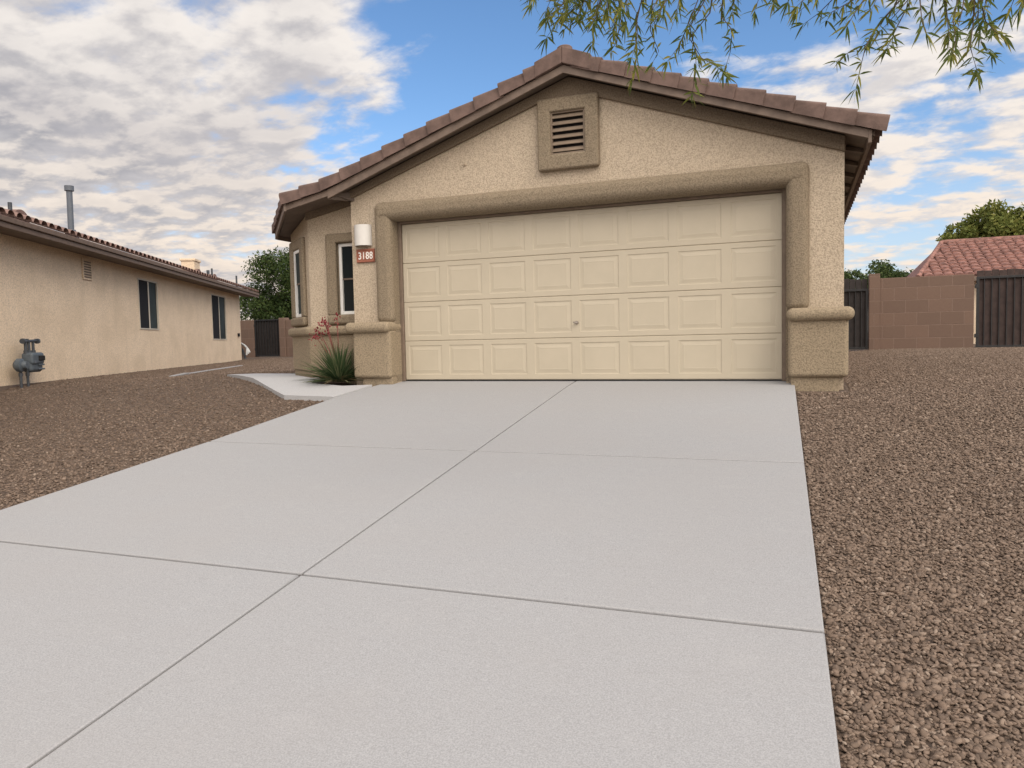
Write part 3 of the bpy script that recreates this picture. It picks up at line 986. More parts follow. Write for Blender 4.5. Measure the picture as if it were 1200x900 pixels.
# barrel courses of the field
def tile_field(bm, x_eave, x_top, y0, y1, sgn):
    # stepped courses along the slope direction with half-round rolls along the slope
    nc = int(abs(x_top - x_eave) / 0.38)
    n = int((y1 - y0) / 0.30)
    for c in range(nc):
        xa = x_eave + (x_top - x_eave) * c / nc; xb = x_eave + (x_top - x_eave) * (c + 1.12) / nc
        for k in range(n):
            yc = y0 + (k + 0.5) * (y1 - y0) / n
            ring0 = []; ring1 = []
            for j in range(6):
                a = math.pi * j / 5
                ring0.append(bm.verts.new((xa, yc - 0.15 * math.cos(a), zf(xa) + 0.085 + 0.075 * math.sin(a))))
                ring1.append(bm.verts.new((xb, yc - 0.15 * math.cos(a), zf(xb) + 0.062 + 0.060 * math.sin(a))))
            for j in range(5): bm.faces.new((ring0[j], ring0[j + 1], ring1[j + 1], ring1[j]))
tile_field(RO, 5.84, 2.6, -0.2, YB, 1)
roof = obj('roof', RO, M['roof_flat'], H, 40)

# barge board, eave fascia
bm = NB()
by0, by1 = -0.405, -0.372
prism(bm, [(APX, by0, APZ), (5.665, by0, zf(5.665)), (5.665, by0, zf(5.665) - 0.088), (APX, by0, APZ - 0.085), (-0.83, by0, zf(-0.83) - 0.115), (-0.83, by0, zf(-0.83))], (0, by1 - by0, 0))
obj('barge_board', bm, M['fascia'], roof)
bm = NB()
prism(bm, [(-0.832, by0 + 0.006, zf(-0.83) - 0.004), (-0.832, by0 + 0.006, zf(-0.83) - 0.08), (XC, by0 + 0.006, zf(XC) - 0.085), (XC, by0 + 0.006, zf(XC) - 0.004)], (0, by1 - by0, 0))
# along the cut corner and down the left eave
a = Vector((XC, -0.40, 0)); b = Vector((TIP[0], TIP[1] - 0.02, 0)); nrm = Vector((-(b - a).y, (b - a).x, 0)).normalized()
if nrm.y > 0: nrm = -nrm
prism(bm, [(a.x, a.y, zf(a.x) - 0.10), (b.x, b.y, zf(b.x) - 0.10), (b.x, b.y, zf(b.x) - 0.002), (a.x, a.y, zf(a.x) - 0.002)], nrm * 0.03)
box(bm, (TIP[0] - 0.03, TIP[1], zf(TIP[0]) - 0.10), (TIP[0], YB, zf(TIP[0]) - 0.002))
# right eave
prism(bm, [(5.667, by0, zf(5.7) + 0.01), (5.70, by0, zf(5.7) - 0.004), (5.70, by0, zf(5.7) - 0.125), (5.667, by0, zf(5.7) - 0.125)], (0, YB + 0.4, 0))
obj('fascia', bm, M['fascia'], roof)
# lookouts under the right eave and the corbel by the bay
for yk in (0.25, 0.95, 1.65, 2.35, 3.05, 4.2, 5.4):
    bm = NB()
    prism(bm, [(XR + 0.002, yk, zf(XR) - 0.06), (5.665, yk, zf(5.665) - 0.05), (5.665, yk, zf(5.665) - 0.09), (XR + 0.002, yk, zf(XR) - 0.11)], (0, 0.09, 0))
    obj('lookout', bm, M['soffit'], roof)
bm = NB()
prism(bm, [(-0.84, -0.37, zf(-0.84) - 0.05), (-0.84, -0.37, zf(-0.84) - 0.12), (-0.70, WF - 0.005, 2.44), (-0.63, WF - 0.005, 2.43), (-0.63, WF - 0.005, 2.56)], (0.05, 0.0, 0.0))
obj('lookout', bm, M['soffit'], roof)

# rake tiles along the barge: each overlaps the next one down the slope
def rake_tiles(bm, x_top, x_end, n, face_y, dirv=None, seed=0):
    rr = random.Random(seed)
    lean = 0.22 if x_end > x_top else -0.22
    for k in range(n):
        xa = x_top + (x_end - x_top) * k / n
        xb = x_top + (x_end - x_top) * (k + 1.10) / n
        pa = Vector((xa, face_y, zf(xa))); pb = Vector((xb, face_y, zf(xb)))
        up0, up1 = 0.140, 0.172          # thin upper end, thick lower end
        jit = rr.uniform(-0.006, 0.006)
        prof = [(0.0, -0.012), (0.0, 0.72), (0.012, 0.88), (0.040, 0.975), (0.075, 1.0), (0.20, 0.96), (0.26, 0.80), (0.26, 0.35)]
        def sect(p, hgt, out):
            return [bm.verts.new((p.x + lean * hgt * pz, p.y - out + py, p.z + hgt * pz + jit)) for py, pz in prof]
        s_a = sect(pa, up0, 0.0); s_b = sect(pb, up1, 0.022)
        m_ = len(prof)
        for j in range(m_ - 1): bm.faces.new((s_a[j], s_a[j + 1], s_b[j + 1], s_b[j]))
        bm.faces.new(s_a); bm.faces.new(list(reversed(s_b)))
        bm.faces.new((s_a[m_ - 1], s_a[0], s_b[0], s_b[m_ - 1]))
bm = NB()
rake_tiles(bm, APX + 0.10, 5.80, 11, -0.43, seed=1)
obj('rake_tiles', bm, M['roof_flat'], roof, 30)
bm = NB()
rake_tiles(bm, APX - 0.10, XC - 0.02, 12, -0.43, seed=2)
obj('rake_tiles', bm, M['roof_flat'], roof, 30)
# tiles along the cut corner: lapped flat ends
bm = NB()
for k in range(4):
    f0, f1 = k / 4, (k + 1.12) / 4
    pa = a.lerp(b, f0); pb = a.lerp(b, f1)
    za, zb = zf(pa.x), zf(pb.x)
    out = nrm * 0.055
    ino = -nrm * 0.22
    A = [(pa + out) + Vector((0, 0, za - 0.0)), (pa + out) + Vector((0, 0, za + 0.10)), (pa + out * 0.5) + Vector((0, 0, za + 0.125)), (pa + ino) + Vector((0, 0, za + 0.14)), (pa + ino) + Vector((0, 0, za))]
    B = [(pb + out * 1.3) + Vector((0, 0, zb + 0.0)), (pb + out * 1.3) + Vector((0, 0, zb + 0.125)), (pb + out * 0.7) + Vector((0, 0, zb + 0.155)), (pb + ino) + Vector((0, 0, zb + 0.165)), (pb + ino) + Vector((0, 0, zb))]
    va = [bm.verts.new(p) for p in A]; vb = [bm.verts.new(p) for p in B]
    for j in range(5):
        bm.faces.new((va[j], va[(j + 1) % 5], vb[(j + 1) % 5], vb[j]))
    bm.faces.new(va); bm.faces.new(list(reversed(vb)))
obj('corner_tiles', bm, M['roof_flat'], roof, 30)
# ridge: apex cap tile over the barge and the rolled ridge behind
bm = NB()
def arch(y, r0_, zc_, w):
    return [bm.verts.new((APX + w * math.cos(t_), y, zc_ + r0_ * math.sin(t_))) for t_ in np.linspace(math.pi, 0, 11)]
A1 = arch(-0.36, 0.09, APZ + 0.085, 0.13); A2 = arch(-0.05, 0.12, APZ + 0.09, 0.145); A3 = arch(YB, 0.12, APZ + 0.09, 0.145)
for (p_, q_) in ((A1, A2), (A2, A3)):
    for j in range(10): bm.faces.new((p_[j], p_[j + 1], q_[j + 1], q_[j]))
bm.faces.new(A1)
# V-shaped apex piece covering the barge joint
for s in (-1, 1):
    xs_ = APX + s * 0.34
    prism(bm, [(APX, -0.452, APZ + 0.012), (APX, -0.452, APZ + 0.20), (xs_, -0.452, zf(xs_) + 0.185), (xs_, -0.452, zf(xs_) + 0.002)], (0, 0.28, 0), bev=0.012, seg=2)
obj('ridge_cap', bm, M['roof_flat'], roof, 40)
bm = NB()
tube(bm, [(APX, -0.32, APZ + 0.14), (APX, -0.32, APZ + 0.222), (APX, -0.32, APZ + 0.235)], [0.095, 0.090, 0.075], 20)
obj('ridge_end', bm, M['roof_flat'], roof, 40)

# ---- wall lamp and house number (things hanging on the wall)
LX, LZ0, LZ1 = -0.452, 1.825, 2.10
WL = thing('wall_lamp', 'white half cylinder wall lamp above the house number sign', 'lamp', (LX, WF, LZ0))
bm = NB()
n = 16; r_ = 0.125
outer = [(LX - r_ * math.cos(math.pi * k / n), WF - 0.005 - 0.115 * math.sin(math.pi * k / n)) for k in range(n + 1)]
inner = [(LX - (r_ - 0.012) * math.cos(math.pi * k / n), WF - 0.005 - 0.103 * math.sin(math.pi * k / n)) for k in range(n + 1)]
vo = [[bm.verts.new((x, y, z)) for x, y in outer] for z in (LZ0, LZ1)]
vi = [[bm.verts.new((x, y, z)) for x, y in inner] for z in (LZ0, LZ1)]
for k in range(n):
    bm.faces.new((vo[0][k], vo[0][k + 1], vo[1][k + 1], vo[1][k])); bm.faces.new((vi[0][k], vi[1][k], vi[1][k + 1], vi[0][k + 1]))
    for e in (0, 1): bm.faces.new((vo[e][k], vo[e][k + 1], vi[e][k + 1], vi[e][k]))
obj('lamp_shade', bm, M['lamp'], WL, 40)
bm = NB(); box(bm, (LX - 0.06, WF - 0.02, LZ0 + 0.06), (LX + 0.06, WF - 0.001, LZ1 - 0.05), 0.004, 1); obj('back_plate', bm, M['dark'], WL)
bm = NB(); tube(bm, [(LX, WF - 0.055, LZ0 + 0.08), (LX, WF - 0.055, LZ0 + 0.11), (LX, WF - 0.055, LZ0 + 0.17), (LX, WF - 0.055, LZ0 + 0.19)], [0.015, 0.03, 0.03, 0.012], 14); obj('bulb', bm, M['lamp'], WL, 60)

SX0, SX1, SZ0, SZ1 = -0.565, -0.285, 1.605, 1.785
NS = thing('number_sign', 'terracotta house number plaque reading 3188 below the wall lamp', 'sign', ((SX0 + SX1) / 2, WF, SZ0))
bm = NB(); box(bm, (SX0, WF - 0.022, SZ0), (SX1, WF - 0.001, SZ1), 0.006, 2)
ring_frame(bm, SX0 + 0.004, SX1 - 0.004, SZ0 + 0.004, SZ1 - 0.004, 0.018, WF - 0.028, WF - 0.02, None, 0.003)
obj('plaque', bm, M['plaque'], NS, 40)
for k, ch in enumerate("3188"):
    cu = bpy.data.curves.new('digit', 'FONT'); cu.body = ch; cu.size = 0.135; cu.extrude = 0.004; cu.align_x = 'CENTER'; cu.offset = 0.0012
    to = bpy.data.objects.new('digit_text', cu)
    COL.objects.link(to)
    dg = bpy.context.evaluated_depsgraph_get()
    me = bpy.data.meshes.new_from_object(to.evaluated_get(dg))
    bpy.data.objects.remove(to)
    cx = (SX0 + SX1) / 2 + (k - 1.5) * 0.058 + 0.004
    me.transform(Matrix.Translation((cx, WF - 0.025, SZ0 + 0.044)) @ Matrix.Diagonal((0.80, 1, 1, 1)) @ Matrix.Rotation(R(90), 4, 'X'))
    me.materials.clear()
    link_mesh('digit', me, M['digit'], NS)

# ------------------------------------------------------------------ red yucca
PX, PY = -0.93, -0.13
YU = thing('yucca_plant', 'spiky green yucca with red flower stalks between bay and garage pilaster', 'plant', (PX, PY, 0.0))
def blade_set(n, lmin, lmax, elmin, elmax, w, droop, base_r, seed, zoff=0.0):
    rr = random.Random(seed)
    V = []; Fc = []
    for i in range(n):
        az = rr.uniform(0, 2 * math.pi)
        if math.sin(az) > 0.2 and rr.random() < 0.45: az = -az
        el = R(rr.uniform(elmin, elmax)); L = rr.uniform(lmin, lmax)
        h = Vector((math.cos(az), math.sin(az), 0)); side = Vector((-h.y, h.x, 0))
        tw = rr.uniform(-0.5, 0.5)
        p = Vector((PX, PY, zoff)) + h * rr.uniform(0, base_r)
        seg = 6; e = el
        base = len(V)
        ww = w * rr.uniform(0.75, 1.25)
        for s in range(seg + 1):
            t_ = s / seg
            wd = ww * (1 - t_ ** 1.6) + 0.0012
            sd = (side * math.cos(tw) + Vector((0, 0, 1)) * math.sin(tw) * 0.5).normalized()
            up = Vector((-h.x * math.sin(e), -h.y * math.sin(e), math.cos(e)))
            V += [p - sd * wd + up * wd * 0.5, p, p + sd * wd + up * wd * 0.5]
            if s < seg:
                p = p + (h * math.cos(e) + Vector((0, 0, 1)) * math.sin(e)) * (L / seg)
                e -= droop * rr.uniform(0.5, 1.2) / seg
        for s in range(seg):
            o_ = base + s * 3
            Fc += [(o_, o_ + 1, o_ + 4, o_ + 3), (o_ + 1, o_ + 2, o_ + 5, o_ + 4)]
    return V, Fc
V, Fc = blade_set(300, 0.38, 0.62, 6, 86, 0.0115, 0.32, 0.09, 3, 0.0)
raw('leaves', V, Fc, M['yucca'], YU)
V, Fc = blade_set(34, 0.32, 0.50, 2, 20, 0.009, 0.35, 0.08, 4, 0.02)
raw('dry_leaves', V, Fc, M['dry'], YU)
for k, (tx, ty, tz, fl) in enumerate([(-0.31, -0.08, 0.74, 20), (-0.18, -0.10, 0.88, 24), (-0.10, -0.14, 0.82, 16), (0.04, -0.06, 0.94, 12), (-0.30, -0.2, 0.66, 16)]):
    bm = NB()
    p0 = Vector((PX, PY, 0.05)); p3 = Vector((PX + tx, PY + ty, tz))
    pts = [p0, p0.lerp(p3, 0.4) + Vector((0, 0, 0.10)), p0.lerp(p3, 0.75) + Vector((0, 0, 0.08)), p3]
    tube(bm, pts, [0.007, 0.006, 0.005, 0.003], 6)
    st = obj('flower_stalk', bm, M['stalk'], YU, 60)
    rr = random.Random(40 + k)
    for i in range(fl):
        t_ = rr.uniform(0.0, 1.02)
        c = pts[2].lerp(pts[3], t_) + Vector((rr.gauss(0, 0.034), rr.gauss(0, 0.03), rr.gauss(0, 0.026)))
        axis = Vector((rr.gauss(0, 1), rr.gauss(0, 1), rr.gauss(-0.5, 0.5))).normalized()
        u1 = axis.orthogonal().normalized(); u2 = axis.cross(u1)
        L = rr.uniform(0.018, 0.032)
        bm = NB()
        rings = []
        for f_, r_f in ((0.0, 0.12), (0.35, 0.34), (0.8, 0.30), (1.0, 0.42)):
            rings.append([bm.verts.new(c + axis * L * f_ + (u1 * math.cos(q_ * math.pi / 3) + u2 * math.sin(q_ * math.pi / 3)) * L * r_f) for q_ in range(6)])
        for a_, b_ in zip(rings[:-1], rings[1:]):
            for q_ in range(6): bm.faces.new((a_[q_], a_[(q_ + 1) % 6], b_[(q_ + 1) % 6], b_[q_]))
        bm.faces.new(rings[0])
        obj('flower', bm, M['flower'], st, 180)

# ------------------------------------------------------------------ neighbouring house on the left
NA = Vector((-7.192, -0.523, -0.1)); nd = Vector((-0.4710, 0.8821, 0)).normalized(); nn_ = Vector((nd.y, -nd.x, 0))
FN = frame4(NA, nd, -nn_)       # local x along the wall, local y INTO the house, z above its base
NH = thing('neighbor_house', 'long low tan stucco house with two dark windows in its side wall', 'house', tuple(NA))
NS0, NS1, NDEP, NWH = -9.0, 17.05, 10.0, 2.68
wins = [(6.38, 7.73, 1.10, 2.33), (13.0, 14.82, 0.86, 2.36)]
bm = NB()
def npoly(pts): poly(bm, [FN @ Vector(p) for p in pts])
sx = NS0
for (a_, b_, z0, z1) in wins:
    npoly([(sx, 0, -1.4), (a_, 0, -1.4), (a_, 0, NWH), (sx, 0, NWH)])
    npoly([(a_, 0, -1.4), (b_, 0, -1.4), (b_, 0, z0), (a_, 0, z0)])
    npoly([(a_, 0, z1), (b_, 0, z1), (b_, 0, NWH), (a_, 0, NWH)])
    sx = b_
npoly([(sx, 0, -1.4), (NS1, 0, -1.4), (NS1, 0, NWH), (sx, 0, NWH)])
npoly([(NS1, 0, -1.4), (NS1, NDEP, -1.4), (NS1, NDEP, NWH), (NS1, 0, NWH)])
npoly([(NS0, NDEP, -1.4), (NS0, 0, -1.4), (NS0, 0, NWH), (NS0, NDEP, NWH)])
npoly([(NS0, NDEP, -1.4), (NS1, NDEP, -1.4), (NS1, NDEP, NWH), (NS0, NDEP, NWH)])
obj('wall', bm, M['stucco_far'], NH)
bm = NB(); box(bm, (NS0, -0.022, -0.12), (NS1 + 0.02, -0.002, 0.045), 0, 1, FN); obj('weep_screed', bm, M['fascia'], NH)
for k, (a_, b_, z0, z1) in enumerate(wins):
    bm = NB(); ring_frame(bm, a_ - 0.015, b_ + 0.015, z0 - 0.015, z1 + 0.015, 0.032, -0.02, 0.05, FN, 0.005)
    mid_x = (a_ + b_) / 2 + 0.03
    box(bm, (mid_x - 0.028, -0.012, z0 + 0.02), (mid_x + 0.028, 0.04, z1 - 0.03), 0.004, 1, FN)
    w = obj('window', bm, M['frame_far'], NH, 40)
    w['label'] = ['dark two pane window nearer the gas meter', 'dark two pane window nearer the far corner'][k]
    bm = NB(); box(bm, (a_ + 0.01, 0.0, z0 + 0.01), (mid_x - 0.02, 0.006, z1 - 0.01), 0, 1, FN); obj('screen', bm, M['screen'], w)
    bm = NB(); box(bm, (mid_x + 0.02, 0.018, z0 + 0.01), (b_ - 0.01, 0.024, z1 - 0.01), 0, 1, FN); obj('pane', bm, M['screen_pane'], w)
# wall vent
bm = NB(); ring_frame(bm, 3.29, 3.72, 2.06, 2.50, 0.04, -0.03, 0.0, FN, 0.004); box(bm, (3.32, -0.012, 2.09), (3.69, -0.004, 2.47), 0, 1, FN)
wv = obj('wall_vent', bm, M['stucco_far'], NH)
for k in range(7):
    bm = NB(); box(bm, (3.335, -0.03, 2.105 + k * 0.052), (3.675, -0.014, 2.130 + k * 0.052), 0.003, 1, FN); obj('slat', bm, M['door_stop'], wv)
bm = NB(); box(bm, (16.50, -0.05, 0.98), (16.72, 0.0, 1.10), 0.008, 1, FN); obj('outlet_box', bm, M['dark'], NH)
# eave: soffit, two-step fascia, roof with barrel tiles
OV = 0.5; PIT = 0.333
EZ = 2.66
bm = NB(); box(bm, (NS0 - 0.4, -OV, 2.562), (NS1 + 0.9, -0.003, 2.59), 0, 1, FN); obj('soffit', bm, M['soffit'], NH)
bm = NB()
box(bm, (NS0 - 0.4, -OV - 0.03, 2.525), (NS1 + 0.95, -OV - 0.002, 2.610), 0.006, 1, FN)
box(bm, (NS0 - 0.4, -OV - 0.065, 2.614), (NS1 + 0.98, -OV - 0.002, 2.695), 0.012, 2, FN)
nroof_f = bm
SB = NB()
RIDGE_Y = 4.5
zr = 2.70
def nz(y): return zr + (y + OV + 0.075) * PIT
prism(SB, [FN @ Vector(p) for p in ((NS0 - 0.4, -OV - 0.06, nz(-OV - 0.06) - 0.0), (NS0 - 0.4, RIDGE_Y, nz(RIDGE_Y)), (NS0 - 0.4, NDEP + OV, nz(-OV)), (NS0 - 0.4, NDEP + OV, nz(-OV) - 0.06), (NS0 - 0.4, -OV - 0.06, zr - 0.06))], nd * (NS1 - NS0 + 1.3))
def n_tiles(bm, x0, x1, y0, y1, tw=0.262, course=0.38, hgt=0.062):
    ntl = int((x1 - x0) / tw); ncr = max(1, int((y1 - y0) / course))
    for c in range(ncr):
        ya = y0 + c * (y1 - y0) / ncr; yb2 = y0 + (c + 1.1) * (y1 - y0) / ncr
        for k in range(ntl):
            xc = x0 + (k + 0.5) * tw
            A_ = []; B_ = []
            for j in range(6):
                an = math.pi * j / 5
                A_.append(bm.verts.new(FN @ Vector((xc - tw * 0.40 * math.cos(an), ya - 0.03, nz(ya) + 0.025 + hgt * 1.25 * math.sin(an)))))
                B_.append(bm.verts.new(FN @ Vector((xc - tw * 0.36 * math.cos(an), yb2, nz(yb2) + 0.010 + hgt * math.sin(an)))))
            for j in range(5): bm.faces.new((A_[j], A_[j + 1], B_[j + 1], B_[j]))
n_tiles(SB, NS0 - 0.3, NS1 + 0.95, -OV - 0.06, 2.2)
nroof = obj('roof', SB, M['roof_left'], NH, 50)
obj('fascia', nroof_f, M['fascia_far'], nroof)
bm = NB()
def nptz(s, y, dz): return FN @ Vector((s, y, nz(y) + dz))
tube(bm, [nptz(6.45, 1.5, -0.1), nptz(6.47, 1.5, 1.10)], 0.068, 16)
tube(bm, [nptz(6.47, 1.5, 1.08), nptz(6.47, 1.5, 1.20)], 0.105, 16)
tube(bm, [nptz(6.45, 1.5, -0.05), nptz(6.45, 1.5, 0.14)], [0.17, 0.10], 16)
obj('flue_pipe', bm, M['flue'], nroof, 40)
bm = NB()
box(bm, (16.66, 1.5, nz(1.5) - 0.2), (17.40, 1.98, nz(1.5) + 0.48), 0.01, 1, FN)
box(bm, (16.62, 1.46, nz(1.5) + 0.48), (17.44, 2.02, nz(1.5) + 0.57), 0.01, 1, FN)
obj('chimney', bm, M['stucco_far'], nroof)
for (s, y, h_, r2) in [(3.70, 1.5, 0.30, 0.04), (16.6, 1.0, 0.28, 0.055), (17.15, 1.0, 0.40, 0.035), (17.6, 0.2, 0.42, 0.035)]:
    bm = NB(); tube(bm, [nptz(s, y, -0.05), nptz(s, y, h_)], r2, 10); obj('vent_pipe', bm, M['pipe'], nroof, 40)
for (s, y) in [(4.05, 1.45), (17.6, 1.0), (16.9, 1.4)]:
    bm = NB()
    t = [FN @ Vector((s + 0.32 * math.cos(an), y, nz(y) - 0.02 + 0.25 * math.sin(an))) for an in np.linspace(0, math.pi, 11)]
    prism(bm, t, -nn_ * 0.5)
    obj('roof_vent', bm, M['roof_left'], nroof, 30)
# porch post and lamp behind the far corner
bm = NB(); box(bm, (17.5, 0.55, 0), (17.75, 0.85, NWH - 0.03), 0.01, 1, FN); obj('porch_post', bm, M['door_stop'], NH)
bm = NB(); tube(bm, [FN @ Vector((17.62, 0.54, 2.3)), FN @ Vector((17.66, 0.40, 2.36)), FN @ Vector((17.7, 0.30, 2.28)), FN @ Vector((17.7, 0.29, 2.1))], [0.03, 0.05, 0.075, 0.06], 10); obj('porch_lamp', bm, M['white_frame'], NH, 60)

# gas meter at the neighbour's wall
GM = thing('gas_meter', 'grey gas meter with regulator and pipes against the tan stucco wall', 'meter', tuple(FN @ Vector((1.05, -0.2, 0))))
FG = FN @ Matrix.Translation((0.41 - 0.98 * 0.80, 0, -0.075 + 0.04)) @ Matrix.Diagonal((0.80, 0.85, 0.94, 1))
def gl(s, y, z): return FG @ Vector((s, y, z))
Yg = -0.24
bm = NB()
box(bm, (1.00, Yg - 0.12, 0.30), (1.50, Yg + 0.08, 0.60), 0.07, 4, FG)
box(bm, (1.00, Yg - 0.15, 0.44), (1.50, Yg + 0.08, 0.66), 0.05, 3, FG)
body = obj('meter_body', bm, M['meter'], GM, 60)
bm = NB(); box(bm, (1.23, Yg - 0.175, 0.51), (1.47, Yg - 0.14, 0.60), 0.01, 2, FG); obj('index_window', bm, M['dark'], body)
for z in (0.34, 0.42):
    bm = NB(); box(bm, (1.24, Yg - 0.145, z), (1.50, Yg - 0.12, z + 0.03), 0.008, 1, FG); obj('front_rib', bm, M['meter'], body)
bm = NB()
tube(bm, [gl(0.73, Yg - 0.10, 0.44), gl(0.73, Yg - 0.06, 0.44), gl(0.73, Yg + 0.02, 0.44), gl(0.73, Yg + 0.08, 0.44)], [0.06, 0.112, 0.112, 0.06], 20)
reg = obj('regulator', bm, M['meter'], GM, 40)
bm = NB(); tube(bm, [gl(0.73, Yg - 0.16, 0.44), gl(0.73, Yg - 0.09, 0.44)], [0.06, 0.075], 16); obj('regulator_cap', bm, M['meter'], reg, 40)
bm = NB(); tube(bm, [gl(0.75, Yg, 0.42), gl(1.02, Yg, 0.42)], 0.055, 12); tube(bm, [gl(0.88, Yg, 0.42), gl(0.93, Yg, 0.42)], 0.08, 8); obj('union_pipe', bm, M['meter'], GM, 40)
for s in (0.74, 1.02):
    bm = NB()
    tube(bm, [gl(s, Yg - 0.02, -0.15), gl(s, Yg - 0.02, 0.42)], 0.022, 12)
    tube(bm, [gl(s, Yg - 0.02, 0.24), gl(s, Yg - 0.02, 0.30)], 0.032, 8)
    obj('riser_pipe', bm, M['pipe'], GM, 40)
for s in (1.04, 1.18, 1.36):
    bm = NB()
    tube(bm, [gl(s, Yg, 0.60), gl(s, Yg, 0.86)], 0.024, 12)
    tube(bm, [gl(s, Yg, 0.64), gl(s, Yg, 0.70)], 0.036, 8)
    obj('top_pipe', bm, M['pipe'], GM, 40)
bm = NB()
tube(bm, [gl(0.94, Yg, 0.86), gl(1.58, Yg, 0.88)], 0.024, 12)
for s in (0.95, 1.55): tube(bm, [gl(s - 0.03, Yg, 0.865), gl(s + 0.03, Yg, 0.87)], 0.046, 10)
for s in (1.12, 1.5): tube(bm, [gl(s, Yg, 0.86), gl(s, Yg, 0.91)], 0.026, 8)
obj('header_pipe', bm, M['pipe'], GM, 40)
bm = NB(); box(bm, (1.05, Yg - 0.152, 0.46), (1.13, Yg - 0.148, 0.52), 0, 1, FG); obj('tag_plate', bm, M['flue'], body)

# pale hose on a post at the far corner
hx, hy = -16.25, 15.75
HO = thing('garden_hose', 'pale hose draped over a short grey stand at the far corner of the neighbouring house', 'hose', (hx, hy, -0.05))
bm = NB()
for k in range(3):
    tube(bm, [(hx - 0.15, hy - 0.03 * k, 0.50 + 0.03 * k), (hx - 0.02, hy - 0.03 * k, 0.58 + 0.03 * k), (hx + 0.16, hy - 0.04 * k, 0.52 + 0.02 * k), (hx + 0.30, hy - 0.04 * k, 0.38 + 0.03 * k), (hx + 0.38 - 0.05 * k, hy - 0.04 * k, 0.24 - 0.05 * k)], 0.035, 8)
obj('hose', bm, M['hose'], HO, 60)
bm = NB()
tube(bm, [(hx - 0.08, hy + 0.02, -0.15), (hx - 0.08, hy + 0.02, 0.5)], 0.05, 10)
obj('stand_leg', bm, M['pipe'], HO, 40)
bm = NB()
tube(bm, [(hx + 0.22, hy - 0.02, -0.15), (hx + 0.0, hy, 0.40)], 0.045, 10)
obj('stand_leg', bm, M['pipe'], HO, 40)

# ------------------------------------------------------------------ block walls and gates
def wall_thing(label, name='block_wall'):
    return thing(name, label, 'wall')
def wall_mesh(name, x0, x1, y, z0, z1, th, mat, parent=None, cap=0.0, label=None):
    bm = NB(); box(bm, (x0, y, z0), (x1, y + th, z1), 0.008, 1)
    return obj(name, bm, mat, parent)

Wy = 14.1
o = wall_mesh('block_wall', 7.102, 9.36, Wy, -0.4, 2.00, 0.2, M['block']); tag(o, 'brown block wall between the two dark gates', 'wall', 'brown block walls of the side yards')
o = wall_mesh('block_pillar', 6.83, 7.10, Wy - 0.06, -0.4, 2.13, 0.32, M['block']); tag(o, 'brown block pillar standing taller than the wall beside the small side gate', 'pillar')
o = wall_mesh('block_wall', 12.55, 18, Wy, -0.4, 2.00, 0.2, M['block']); tag(o, 'brown block wall beyond the wide boarded gate', 'wall', 'brown block walls of the side yards')

def gate(name, label, x0, x1, y, z0, z1, zb, nb, board, hinge=True, group='dark metal yard gates'):
    T = thing(name, label, 'gate', ((x0 + x1) / 2, y, z0), group)
    bm = NB()
    ring_frame(bm, x0, x1, z0 + 0.03, z1, 0.06, y - 0.03, y + 0.03, None, 0.004)
    fr = obj('frame', bm, M['black_metal'], T)
    w = (x1 - x0 - 0.02) / nb
    gap = 0.003
    for k in range(nb):
        bm = NB()
        xa = x0 + 0.01 + k * w
        box(bm, (xa + gap, y + 0.035, z0 + 0.05), (xa + w - gap, y + 0.058, zb + random.uniform(-0.02, 0.02)), 0.004, 1)
        obj('board', bm, board, T)
        if k:
            bm = NB(); box(bm, (xa - 0.011, y - 0.012, z0 + 0.06), (xa + 0.011, y + 0.030, z1 - 0.03), 0.002, 1); obj('bar', bm, M['black_metal'], T)
    if hinge:
        for z in (z0 + 0.35, z1 - 0.25):
            bm = NB(); box(bm, (x0 - 0.05, y - 0.045, z - 0.05), (x0 + 0.05, y - 0.03, z + 0.05), 0.003, 1); obj('hinge', bm, M['black_metal'], T)
    return T
M['gate_top'] = plain('brown gate boards', (0.048, 0.031, 0.026), 0.8, 0.25, 7)
gate('yard_gate', 'wide black framed gate with brown boards at the end of the block wall', 9.42, 12.5, Wy + 0.04, 0.02, 1.93, 2.10, 18, M['gate_top'])
gate('yard_gate', 'small dark gate beside the tall block pillar and garage corner', 5.55, 6.81, Wy + 0.04, 0.02, 1.73, 2.02, 8, M['gate_board'])

Ly = 17.9
o = wall_mesh('block_pillar', -18.3, -17.42, Ly, -0.4, 1.64, 0.3, M['block_far']); tag(o, 'wide brown block pillar at the far corner of the neighbouring house', 'pillar')
o = wall_mesh('block_pillar', -16.03, -15.73, Ly - 0.06, -0.4, 1.69, 0.34, M['block_far']); tag(o, 'slim brown block pillar beside the slatted gate under the leafy tree', 'pillar')
o = wall_mesh('block_wall', -15.72, -2.5, Ly, -0.4, 1.60, 0.2, M['block_far']); tag(o, 'brown block wall running behind the bay window corner', 'wall', 'brown block walls of the side yards')
gate('yard_gate', 'dark slatted gate at the end of the passage between the houses', -17.40, -16.05, Ly + 0.05, 0.0, 1.65, 1.62, 9, M['gate_board'])

